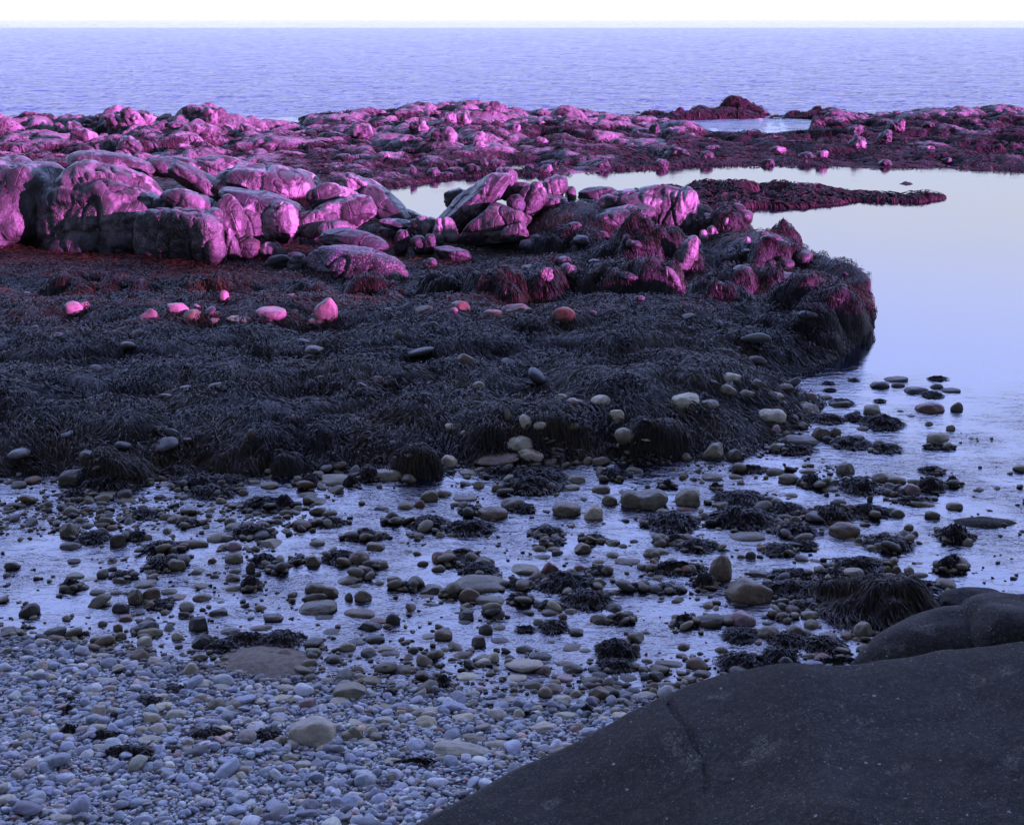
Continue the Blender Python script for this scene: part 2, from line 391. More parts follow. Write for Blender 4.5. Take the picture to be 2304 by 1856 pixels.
def exp_(v): return np.exp(-np.maximum(v, 0))
def shore_z(x, y):
    sd = poly_sd(x, y, LAND); gy = gravel_y(x)
    bed = -.075 + .075 * n2(x, y, 1.3, 2.0, 4, 1.5) + .03 * n2(x, y, 5, 6.0, 2)
    deep = sstep(17.5, 24, y) * sstep(1.5, 5, x) + sstep(34, 38, y)
    bed = bed - 1.2 * np.clip(deep, 0, 1)
    g = gy - y
    gr = np.where(g > 0, .012 + .10 * np.maximum(g, 0) + .015 * n2(x, y, 2.2, 8.0, 3), -9)
    gr = np.minimum(gr, .45)
    near = np.maximum(bed, gr)
    ramp = 1 - np.exp(-np.maximum(sd, 0) / .8)
    back = 1 - np.exp(-np.maximum(sd, 0) / 5.0)
    cols = sstep(36, 40, y)
    lump = .36 * boulders(x + .5 * n2(x, y, .4, 1.), y + .5 * n2(x, y, .4, 4.), 1.7, 3, 1.0, 1.3) + .20 * boulders(x, y, .8, 9, 1.0, 1.3) + .06 * n2(x, y, 2.2, 4.0, 3)
    far = sstep(23.5, 27, y); land = ramp * (.02 + (.36 - .20 * far) * (1 - exp_(sd / .7)) + lump * (.75 - .58 * far))
    near_land = sstep(-.6, .05, sd)
    z = np.where(sd > 0, np.maximum(land, -.02) + near * 0 * near_land, near)
    z = np.where(sd > 0, z - .05 * (1 - ramp), z)
    return z, sd, g

# outcrop core that the bare boulders lean on, and the weed covered mounds of its right half
def mound_px(reg, cx, top, base, w, zb=.15, depth=.85, pw=3.0):
    X, Yt = fr(reg, cx, top); _, Yb = fr(reg, cx, base); W = w * REG[reg][2]
    p = at_z(X, Yb, zb); f = p[1] * CP - (p[2] - HC) * SP; wm = W / FPX * f
    sa = (HC - zb) / math.hypot(p[1], HC - zb); hm = (Yb - Yt) / FPX * f
    dep = float(np.clip((hm - .42 * wm * math.sqrt(1 - sa * sa)) / sa, .8 * wm, 2.2 * wm)); yc = p[1] + dep * .5
    zt = at_y(X, Yt, yc + dep * .3)[2]
    c = at_y(X, Yb, yc)
    if reg in 'GH' and Yb > 900: zt *= .86; wm *= 1.25
    if reg == 'E': zt = zb + (zt - zb) * .8; wm *= 1.15
    if reg == 'F' and Yb < 800 and cx < 1600: zt *= 1.12 if cx > 200 else 1.0; zt += .08; wm *= 1.06
    return [c[0], yc, wm / 2 * 1.22, dep / 2 * 1.22, max(zt * .95, zb + .15), zb - .25, float(len(MOUNDS) * 3.7), pw]
CORE = [(-11, 35.2, 3.8, 3.0, 1.4), (-6.3, 34.8, 3.2, 2.4, 1.25), (-3.2, 33.8, 2.4, 2.0, .7), (-.4, 34.4, 2.2, 2.0, .9), (2.2, 33.4, 2.6, 2.3, 1.25), (4.6, 34, 2.6, 2.2, 1.15),
        (6.3, 31.0, 2.6, 2.4, .85), (3.2, 30.4, 2.6, 2.4, .75), (8.2, 29.0, 2.0, 2.4, .65), (5.8, 27.6, 2.6, 2.2, .45), (1.0, 29.4, 2.4, 2.0, .45), (-16, 36, 3.6, 3.2, 1.8)]
MSPEC = [
    ('F', 560, 305, 560, 560, 'broad weed-draped mound under the bright pink ridge'),
    ('F', 180, 300, 470, 430, 'long weed-draped shoulder left of the bright pink ridge'),
    ('F', 500, 455, 690, 520, 'weed-draped mound below the bare pink slope'),
    ('F', 130, 455, 640, 330, 'weed-hung hummock around the grey egg-shaped stone'),
    ('F', 1170, 385, 560, 460, 'dark weedy hump below the rounded pink knob by the pool'),
    ('F', 1060, 490, 660, 420, 'weed-draped hummock in the middle of the right-hand point'),
    ('F', 920, 560, 780, 340, 'weedy hump with an orange-pink streak down its right side'),
    ('F', 1370, 560, 800, 420, 'weed-draped mound just left of the tip of the point'),
    ('F', 1480, 610, 840, 420, 'outermost weed-covered rock at the tip of the point'),
    ('F', 1330, 725, 890, 420, 'low weedy rock with a small pink cap near the water'),
    ('F', 560, 730, 850, 260, 'small round weed-topped hummock at the foot of the mounds'),
    ('F', 900, 715, 840, 330, 'low flat weedy hummock at the foot of the point'),
    ('F', 950, 228, 420, 330, 'dark red-brown weedy rock right of the bright pink ridge'),
    ('F', 1230, 292, 430, 200, 'rounded purple-pink knob on the pool side of the point'),
    ('F', 1640, 655, 760, 130, 'little red weedy spur reaching into the water'),
    ('E', 1720, 870, 1230, 470, 'domed weed-covered boulder in the dip of the outcrop'),
    ('E', 2080, 880, 1200, 330, 'weed-covered boulder with a bare brown side in the dip of the outcrop'),
    ('E', 1290, 930, 1160, 380, 'weed-covered boulder under the small egg-shaped stone'),
    ('E', 560, 1060, 1230, 900, 'long weedy bank in front of the blue-topped dome'),
    ('D', 330, 960, 1140, 900, 'dark weedy apron at the foot of the left massif'),
    ('D', 1250, 990, 1140, 700, 'dark weedy apron below the square-fronted block'),
    ('H', 1640, 520, 700, 340, None), ('H', 700, 690, 965, 330, 'weed-hung boulder above the long barnacled stone'),
    ('H', 1690, 740, 975, 340, 'tall dome of shaggy weed beside the pale blocky stones'),
    ('H', 1100, 730, 965, 420, 'weed-hung boulder with a reddish patch on top'),
    ('H', 1310, 525, 690, 420, 'weed-hung boulder with long combed fronds in mid shore'),
    ('H', 260, 985, 1090, 220, 'small round weed-covered boulder at the edge of the dark pool'),
    ('G', 1350, 880, 1060, 620, 'broad bank of hanging weed above the dark pool'),
    ('G', 330, 1000, 1140, 330, 'weed-covered boulder at left beside the small pool'),
    ('G', 1280, 330, 620, 560, 'high swell of combed weed in the middle of the weed bed'),
    ('G', 800, 600, 820, 700, 'rounded bank of yellow-brown combed weed at left'),
    ('G', 1650, 330, 560, 420, 'swell of weed with a steep combed right side'),
]
for r_, cx, tp, bs, ww, lb in MSPEC: MOUNDS.append(mound_px(r_, cx, tp, bs, ww, zb={'E': .45, 'D': .45}.get(r_, .2)))

GX0, GX1, GY0, GY1, GS = -19.0, 17.0, 5.0, 58.0, .06
gx = np.arange(GX0, GX1, GS); gy = np.arange(GY0, GY1, GS)
XX, YY = np.meshgrid(gx, gy)
Z0, SD, GG = shore_z(XX, YY)
for (cx, cy, rx, ry, h) in CORE:
    q = ((XX - cx) / rx) ** 2 + ((YY - cy) / ry) ** 2
    Z0 = np.where(SD > 0, np.maximum(Z0, h * (1 - q) * 1.0 + .25 * n2(XX, YY, .8, cx, 3)), Z0)
ZS = Z0.copy(); OWN = np.full(Z0.shape, -1)
for i, m in enumerate(MOUNDS):
    k = (np.abs(XX - m[0]) < m[2] * 2.2) & (np.abs(YY - m[1]) < m[3] * 2.2); z = np.full(XX.shape, -9.0); z[k] = dome_z(m, XX[k], YY[k]); up = z > ZS; ZS = np.where(up, z, ZS); OWN = np.where(up, i, OWN)
def samp(A, x, y):
    u = np.clip((x - GX0) / GS, 0, A.shape[1] - 1.001); v = np.clip((y - GY0) / GS, 0, A.shape[0] - 1.001)
    i = u.astype(int); j = v.astype(int); a = u - i; b = v - j
    return A[j, i] * (1 - a) * (1 - b) + A[j, i + 1] * a * (1 - b) + A[j + 1, i] * (1 - a) * b + A[j + 1, i + 1] * a * b
def hit(px, py, water=True):
    """first point where the ray through a pixel meets the shore or the water"""
    d = ray(px, py); t = np.arange(4.5, 60, .03) / d[1]
    P = np.array([0, 0, HC]) + d[None] * t[:, None]
    z = samp(ZS, P[:, 0], P[:, 1]); z = np.maximum(z, 0) if water else z
    k = np.argmax(P[:, 2] <= z)
    return P[k] if (P[:, 2] <= z).any() else P[-1]

# shore sheet: one uneven grid, fine near the camera
def shore():
    ys = np.concatenate([np.linspace(-70, 4.5, 14), 5 * (57.5 / 5) ** np.linspace(0, 1, 760)]); s = np.linspace(-1, 1, 620)
    V = []
    for y in ys:
        half = np.clip(max(y, 0) * .50 + 3.0, 0, 16.5) if y > 4.6 else 16.5
        V.append(np.stack([s * half, np.full_like(s, y)], -1))
    V = np.array(V); x, y = V[..., 0], V[..., 1]
    z = np.where(y > 4.8, samp(Z0, x, y), .45)
    sd = samp(SD, x, y); g = samp(GG, x, y)
    V3 = np.stack([x, y, z], -1).reshape(-1, 3)
    me = mk_mesh('shore', V3, grid_faces(len(ys), len(s)), M_SHORE, {'zone': sstep(-.1, .3, sd), 'gravel': sstep(-.2, .4, g)})
    tag(link('shore', me), kind='structure')
shore()

# ------------------------------------------------------------------ water
def water():
    ys = np.concatenate([[3.0], 5 * (60 / 5) ** np.linspace(0, 1, 110), 60 * (900 / 60) ** np.linspace(0, 1, 560)[1:], 900 * (7500 / 900) ** np.linspace(0, 1, 40)[1:]])
    u = np.concatenate([np.linspace(-1.3, -.5, 25), np.linspace(-.5, .5, 800)[1:-1], np.linspace(.5, 1.3, 25)])
    Y = ys[:, None] * np.ones(len(u)); X = u[None, :] * (ys[:, None] + 8)
    col = pxcol(X, Y)
    stream = 1 - .93 * sstep(18.5, 25, Y + .25 * X)
    op = np.maximum(sstep(79, 84, Y), .3 * sstep(64, 70, Y))
    m = (ys > 63) & (ys < 900); x, y = X[m], Y[m]; z = np.zeros_like(X)
    wv = .05 * noise(np.stack([x * .55, y * .75, 0 * x], -1)) + .035 * noise(np.stack([x * 1.3, y * 1.7, 0 * x + 9], -1)) * sstep(260, 120, y) + .11 * noise(np.stack([x * .16, y * .28, 0 * x + 4], -1)) + .10 * sstep(150, 400, y) * noise(np.stack([x * .25, y * .12, 0 * x + 14], -1))
    z[m] = wv * op[m] * 1.5
    V = np.stack([X, Y, z], -1).reshape(-1, 3)
    me = mk_mesh('sea', V, grid_faces(len(ys), len(u)), M_WATER, {'stream': stream * .9, 'open': op})
    tag(link('sea', me), kind='structure')
water()

# ------------------------------------------------------------------ strands of weed
def strands(zf, P0, K, ds, wid, flow_sc, seed, down=2.2, lift=.03, fseed=0.0, flow=1.0, curl=.25):
    r_ = np.random.default_rng(seed); n = len(P0); x = P0[:, 0].copy(); y = P0[:, 1].copy()
    z0 = r_.uniform(0, lift, n); dsn = ds * r_.uniform(.6, 1.4, n); wd = wid * r_.uniform(.6, 1.5, n)
    rollz = r_.normal(0, .45, n); e = .05; px = np.zeros(n); py = np.zeros(n)
    pts = []; ang0 = r_.normal(0, .35, n)
    for k in range(K + 1):
        z = zf(x, y); bow = np.sin(math.pi * k / K) * .5 * lift
        pts.append(np.stack([x, y, z + z0 + bow + .006], -1))
        gxx = (zf(x + e, y) - zf(x - e, y)) / (2 * e); gyy = (zf(x, y + e) - zf(x, y - e)) / (2 * e)
        gm = np.hypot(gxx, gyy) + 1e-6; wgt = down * gm / (gm + .35)
        a = 3.6 * (samp(FLOW, x, y) if zf is zs else n2(x, y, flow_sc, 31 + fseed, 2)) * flow + ang0 + curl * r_.normal(0, 1, n) - 1.2
        dx = -gxx / gm * wgt + np.cos(a) + px * 1.2; dy = -gyy / gm * wgt + np.sin(a) * .8 + py * 1.2
        m = np.hypot(dx, dy) + 1e-6; px, py = dx / m, dy / m
        st = dsn / np.sqrt(1 + np.minimum(gm, 4) ** 2 * np.clip((-(px * gxx + py * gyy)) / gm, 0, 1))
        x = x + px * st; y = y + py * st
    P = np.array(pts); T = np.gradient(P, axis=0); T /= np.linalg.norm(T, axis=2)[..., None] + 1e-9
    S = np.cross(T, np.array([0, 0, 1.0])); S /= np.linalg.norm(S, axis=2)[..., None] + 1e-9
    S = S + np.array([0, 0, 1.0]) * rollz[None, :, None]
    tp = np.array([.55, 1, 1, .9, .75, .5, .25])[np.linspace(0, 6, K + 1).astype(int)]
    S = S * (wd[None, :] * tp[:, None] * .5)[..., None]
    V = np.stack([P - S, P + S], 2)                       # K+1, n, 2, 3
    V = V.transpose(1, 0, 2, 3).reshape(-1, 3)
    b = (np.arange(n) * (K + 1) * 2)[:, None] + (np.arange(K) * 2)[None]
    F = np.stack([b, b + 1, b + 3, b + 2], -1).reshape(-1, 4)
    t = np.repeat(np.clip(r_.beta(2, 3, n) + .25 * n2(P0[:, 0], P0[:, 1], 3.0, 3 + fseed, 2) + .5 * n2(P0[:, 0], P0[:, 1], .7, 8 + fseed, 2), 0, 1), (K + 1) * 2)
    return V, F, t
def zs(x, y): return samp(ZS, x, y)
FLOW = n2(XX, YY, .8, 31.0, 3)

def seeds_uniform(x0, x1, y0, y1, n, seed):
    r_ = np.random.default_rng(seed); y = r_.uniform(y0, y1, n); return r_.uniform(x0, x1, n), y
def in_view(x, y, mg=170):
    c = pxcol(x, y); return (c > -mg) & (c < 2304 + mg)

def weed_carpet():
    x, y = seeds_uniform(-18, 13, 14.5, 48, 900000, 11)
    v_ = in_view(x, y); x, y = x[v_], y[v_]
    sd = samp(SD, x, y); own = OWN[((y - GY0) / GS).astype(int), ((x - GX0) / GS).astype(int)]
    keep = (sd > -.02) & (own < 0) & in_view(x, y)
    keep &= rng.uniform(0, 1, len(x)) < np.clip(np.where(y < 27, .62, np.where(y < 36, .30, .22)), 0, 1)
    keep &= n2(x, y, 1.1, 77, 3) < .42
    P = np.stack([x[keep], y[keep]], -1)
    V, F, t = strands(zs, P, 5, .055, .012, .9, 12, lift=.06, curl=.75, down=1.3)
    me = mk_mesh('rockweed_carpet', V, F, M_WEED, {'tint': t})
    tag(link('rockweed_carpet', me), 'dark carpet of combed brown rockweed covering the low shore', 'seaweed', kind='stuff')
    print('carpet strands', len(P))
def tufts():
    x, y = seeds_uniform(-14, 13, 14.8, 30, 120000, 13); v = in_view(x, y); x, y = x[v], y[v]
    k = (samp(SD, x, y) > .05) & (n2(x, y, 1.6, 91., 3) > .05); P = np.stack([x[k], y[k]], -1)[:42000]
    V, F, t = strands(zs, P, 4, .040, .016, 2.2, 14, down=.6, lift=.10, curl=1.6)
    tag(link('bladder_wrack', mk_mesh('bladder_wrack', V, F, M_CLUMP, {'tint': t})), 'darker curled wrack tangled through the combed rockweed of the low shore', 'seaweed', kind='stuff')
tufts()
import time; _t0 = time.time()
weed_carpet(); print('T carpet', time.time() - _t0)

def weed_mounds():
    for i, (m, sp) in enumerate(zip(MOUNDS, MSPEC)):
        cx, cy, rx, ry, zt, zb, sd, pw = m
        n = int(np.clip(rx * 2 / .045, 40, 130)); k = int(np.clip(ry * 2 / .05, 30, 110))
        x, y = np.meshgrid(np.linspace(cx - rx * 1.4, cx + rx * 1.4, n), np.linspace(cy - ry * 1.4, cy + ry * 1.4, k))
        z = np.maximum(dome_z(m, x, y), samp(Z0, x, y) - .25)
        o = link('weedy_boulder', mk_mesh('weedy_boulder', np.stack([x - cx, y - cy, z], -1).reshape(-1, 3), grid_faces(k, n), M_SHORE, {'zone': np.ones(n * k), 'gravel': np.zeros(n * k)}), loc=(cx, cy, 0))
        tag(o, sp[5] or 'low weed-hung hummock in the middle of the weed bed', 'boulder', 'weed-covered boulders of the outcrop')
        r_ = np.random.default_rng(100 + i); cnt = int(rx * ry * (2600 if sp[0] == 'F' else 3800)) + 500
        x = r_.uniform(cx - rx * 1.3, cx + rx * 1.3, cnt); y = r_.uniform(cy - ry * 1.3, cy + ry * 1.3, cnt)
        own = OWN[((y - GY0) / GS).astype(int), ((x - GX0) / GS).astype(int)]
        kp = (own == i); P = np.stack([x[kp], y[kp]], -1)
        if len(P) < 3: continue
        sh = .55 if sp[0] == 'F' else 1.0
        V, F, t = strands(zs, P, 5, (.035 + .0014 * cy) * sh, .006 + .0003 * cy, 1.3, 200 + i, down=1.0, lift=.06, curl=1.2)
        V = V - np.array([cx, cy, 0])
        link('rockweed', mk_mesh('rockweed', V, F, M_RWEED if i in (13, 14) else (M_CLUMP if sp[0] in 'FE' else M_WEED), {'tint': t}), parent=o)  # darker weed stands in for shade on the right-hand point
weed_mounds()

# ------------------------------------------------------------------ far reefs and islets
def dist_px(y): return at_z(0, y * 1.0691)[1]
def reef(name, tb, label, seed, amp=1.0, nstr=9000, bl=3.2):
    """tb: rows (overview column, front waterline row, back waterline row, crest row)"""
    tb = np.array(tb, float); c = tb[:, 0] * 1.0691
    yf = np.array([dist_px(v) for v in tb[:, 1]]); yb = np.array([dist_px(v) for v in tb[:, 2]])
    yc = yf + .72 * (yb - yf); hc = np.array([at_y(0, r_ * 1.0691, y)[2] for r_, y in zip(tb[:, 3], yc)])
    hc = np.maximum(hc, .12)
    y0, y1 = yf.min() - 1.5, yb.max() + 1.5; x0 = (c.min() - CX) / FPX * y1 * 1.02 if c.min() < CX else (c.min() - CX) / FPX * y0
    x1 = (c.max() - CX) / FPX * y1 * 1.02 if c.max() > CX else (c.max() - CX) / FPX * y0
    gs = .09; xs = np.arange(x0, x1, gs); ys = np.arange(y0, y1, gs * 1.25); x, y = np.meshgrid(xs, ys)
    col = pxcol(x, y); wob = 22 * n2(x, y, .25, seed, 2)
    F_ = np.interp(col + wob, c, yf) + 1.1 * n2(x, y, .3, seed + 1, 3); B_ = np.interp(col, c, yb) + .8 * n2(x, y, .4, seed + 2, 2); H_ = np.interp(col, c, hc)
    t = (y - F_) / np.maximum(B_ - F_, .3); ti = np.clip(t, 0, 1)
    edge = np.minimum(sstep(c.min(), c.min() + 25, col), 1 - sstep(c.max() - 25, c.max(), col)) if name != 'x' else 1
    ln = np.interp(ti, [0, .06, .3, .55, .72, .85, 1], [0, .30, .55, .70, 1.0, .85, 0])
    w1, w2 = 1.2 * n2(x, y, .22, seed + 3, 3), 1.2 * n2(x, y, .22, seed + 4, 3)
    b1 = boulders(x + w1, y + w2, bl, int(seed), 2.2, 1.25, 1.2); b2 = boulders(x + .5 * w1, y - .5 * w2, bl * .42, int(seed) + 20, 1.5, 1.2, 1.1); b3 = boulders(x + .2 * w2, y, bl * .17, int(seed) + 40, 1.5, 1.1, 1.2)
    hs = np.minimum(H_, 2.0)
    rel = .22 + .66 * b1 + .50 * b2 + .30 * b3 + .12 * n2(x, y, 3, seed, 4); rel = np.where(rel > .9, .9 + .55 * (rel - .9), rel)
    z = H_ * ln * rel * amp * edge
    z = np.where((t > 0) & (t < 1), z, 0) - .18 * (1 - sstep(0, .12, np.minimum(t, 1 - t) * (B_ - F_) / 2))
    z = np.where(edge < .02, -.3, z)
    gyy, gxx = np.gradient(z, gs * 1.25, gs)
    wd = .52 + .55 * n2(x, y, .22, seed + 8, 3) + .35 * n2(x, y, .9, seed + 9, 2) - .34 * sstep(.5, 1.3, z / np.maximum(H_, .5)) - .20 * sstep(.9, 1.9, z) + .25 * (1 - sstep(.1, .5, z))
    wd = wd + (.5 if amp < 1 else 0) + {37.0: .10, 41.0: .6, 43.0: .6}.get(seed, -.07)
    V = np.stack([x, y, z], -1).reshape(-1, 3)
    Fc = grid_faces(len(ys), len(xs)); zr = z.ravel()
    Fc = Fc[(zr[Fc] > -.12).any(1)]
    used = np.unique(Fc); mp = np.zeros(len(V), int); mp[used] = np.arange(len(used)); ox, oy = float(x.mean()), float(y.mean())
    o = link(name, mk_mesh(name, V[used] - np.array([ox, oy, 0]), mp[Fc], M_REEF, {'weed': np.clip(wd, 0, 1).ravel()[used]}), loc=(ox, oy, 0))
    tag(o, label, 'reef')
    def zf(a, b):
        u = np.clip((a - xs[0]) / gs, 0, len(xs) - 1.01); v = np.clip((b - ys[0]) / (gs * 1.25), 0, len(ys) - 1.01)
        i = u.astype(int); j = v.astype(int); p = u - i; q = v - j
        return z[j, i] * (1 - p) * (1 - q) + z[j, i + 1] * p * (1 - q) + z[j + 1, i] * (1 - p) * q + z[j + 1, i + 1] * p * q
    r_ = np.random.default_rng(int(seed)); k = r_.integers(0, z.size, nstr * 4); X = x.ravel()[k] + r_.uniform(-.05, .05, len(k)); Y = y.ravel()[k]
    ok = (zr[k] > .02) & (wd.ravel()[k] + r_.normal(0, .08, len(k)) > .5) & in_view(X, Y); P = np.stack([X[ok], Y[ok]], -1)[:int(nstr * .65)]
    if len(P) > 10:
        V, Fs, tt = strands(zf, P, 4, .10, .045, .6, int(seed) + 1, down=3.0, lift=.07, curl=.7)
        link('rockweed', mk_mesh('rockweed', V - np.array([ox, oy, 0]), Fs, M_RWEED, {'tint': tt}), parent=o)
    REEFS.append((xs, ys, z, gs)); return o
REEFS = []
reef('reef', [(-420, 400, 250, 236), (0, 400, 262, 242), (135, 400, 262, 250), (190, 400, 262, 246), (235, 400, 262, 229), (290, 400, 262, 226), (340, 400, 262, 243), (390, 400, 262, 229),
    (440, 400, 262, 228), (485, 400, 263, 250), (560, 400, 266, 258), (640, 400, 266, 262), (720, 400, 270, 266), (800, 402, 275, 272)],
    'left part of the long far reef, with two bright pink rocky knolls on its crest', 11.0, 1.0, 16000)
reef('reef', [(625, 330, 250, 246), (660, 380, 246, 240), (720, 398, 246, 237), (850, 393, 246, 232), (930, 378, 244, 224), (980, 372, 242, 218), (1045, 370, 242, 216), (1070, 372, 245, 230),
    (1120, 372, 248, 240), (1190, 368, 248, 228), (1225, 366, 248, 238), (1330, 358, 250, 246), (1400, 354, 255, 252), (1480, 352, 278, 266)],
    'middle part of the long far reef, highest in its centre and hung with purple weed', 23.0, 1.0, 20000)
reef('reef', [(1385, 354, 262, 257), (1440, 352, 275, 262), (1500, 351, 284, 276), (1560, 351, 284, 278), (1640, 351, 284, 279), (1700, 352, 282, 276), (1712, 352, 250, 240), (1780, 352, 246, 236),
    (1840, 354, 246, 244), (1900, 354, 242, 238), (1960, 356, 242, 233), (2050, 358, 242, 230), (2300, 362, 242, 230), (2600, 364, 242, 232)],
    'right part of the long far reef beyond the lagoon gap, low at its left end', 37.0, 1.0, 18000)
reef('rocky_islet', [(1335, 252, 246, 243), (1390, 252, 243, 236), (1430, 252, 240, 222), (1470, 252, 240, 216), (1500, 252, 240, 222), (1545, 252, 240, 217), (1590, 252, 241, 230), (1625, 250, 243, 240)],
    'farther dark islet with a double hump in the open sea', 41.0, 1.5, 1500, 2.6)
reef('rocky_islet', [(1610, 253, 248, 245), (1650, 253, 247, 241), (1670, 252, 246, 234), (1700, 251, 244, 223), (1735, 251, 244, 223), (1760, 251, 246, 234), (1790, 251, 247, 243)],
    'small dark rounded islet just right of the white surf', 43.0, 1.3, 800, 2.2)
reef('rocky_islet', [(1370, 425, 405, 398), (1420, 440, 400, 388), (1490, 441, 394, 377), (1560, 442, 394, 376), (1640, 441, 394, 379), (1700, 440, 398, 387), (1760, 434, 402, 396),
    (1790, 424, 405, 400), (1840, 427, 405, 399), (1880, 431, 407, 401), (1930, 430, 408, 403), (1970, 423, 412, 409), (1995, 419, 414, 414)],
    'low long islet of red-purple weed in the calm pool, tapering to the right', 53.0, .82, 9000, 1.8)
reef('rocky_islet', [(1890, 391, 386, 384), (1905, 392, 385, 383), (1925, 391, 386, 384)], 'tiny dark rock barely breaking the calm pool', 57.0, 1.0, 60, .6)

# ------------------------------------------------------------------ boulders
def mk_boulder(reg, cx, cy, w_, h_, dist, kind, roll, col, alpha, label, sub=5, dep=.85, cat='boulder', mat=None, rough=1.0, seed=None, group=None, yaw=None, name='boulder'):
    X, Y = fr(reg, cx, cy); s = REG[reg][2]
    if group == OUT:
        if w_ <= 130 and reg == 'F': dist = hit(X, Y + h_ * s * .3)[1] + .05
        else: w_, h_ = w_ * 1.18, h_ * 1.12
    P = at_y(X, Y, dist); f = P[1] * CP - (P[2] - HC) * SP
    a, c = w_ * s / FPX * f / 2, h_ * s / FPX * f / 2; b = dep * min(a, max(c, .6 * a)) if dep < 3 else dep
    sd = seed if seed is not None else int(abs(cx * 7 + cy * 13)) % 9973
    V, F = rock_shape(sd, sub, kind, rough)
    sc = np.array([a, b, c])
    if mat is M_LEDGE or mat is None:
        W = V * sc; amp = .10 * min(a, c, 1.2)
        cr = 1 - np.abs(noise(W * np.array([1.5, 1.5, .8]) + sd)) * 2
        n_ = V / np.linalg.norm(V, axis=1)[:, None]
        W = W - n_ * (np.maximum(cr - .80, 0) / .20)[:, None] ** 1.3 * amp * 1.25
        rs = np.random.default_rng(sd); sdv = np.array([rs.normal(0, .35), rs.normal(0, .35), 1.0]) if kind != 'block' else np.array([1.0, rs.normal(0, .3), rs.normal(0, .4)])
        qq = (W @ sdv) * rs.uniform(1.6, 2.6) / max(min(a, 1.6), .5) * .9 + .45 * fbm(W * .9 + sd, 2); saw = qq - np.floor(qq)
        W = W - n_ * (saw ** 5)[:, None] * amp * .95
        W = W + n_ * (fbm(W * 1.2 + sd, 3) * amp * 1.6 * rough)[:, None] + n_ * (fbm(W * 5 + sd, 4) * amp * .42 * rough ** 2)[:, None]
    else: W = V * sc
    o = link(name, mk_mesh(name, W, F, mat or M_LEDGE), loc=P)
    o.rotation_euler = (0, R(-roll), 0) if yaw is None else (0, R(-roll), R(yaw))
    o.color = (*col, alpha); tag(o, label, cat, group); return o
OUT = 'bare boulders of the mid-shore outcrop'
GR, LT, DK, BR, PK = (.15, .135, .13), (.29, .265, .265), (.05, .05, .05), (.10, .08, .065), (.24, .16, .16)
OUT = 'bare boulders of the mid-shore outcrop'
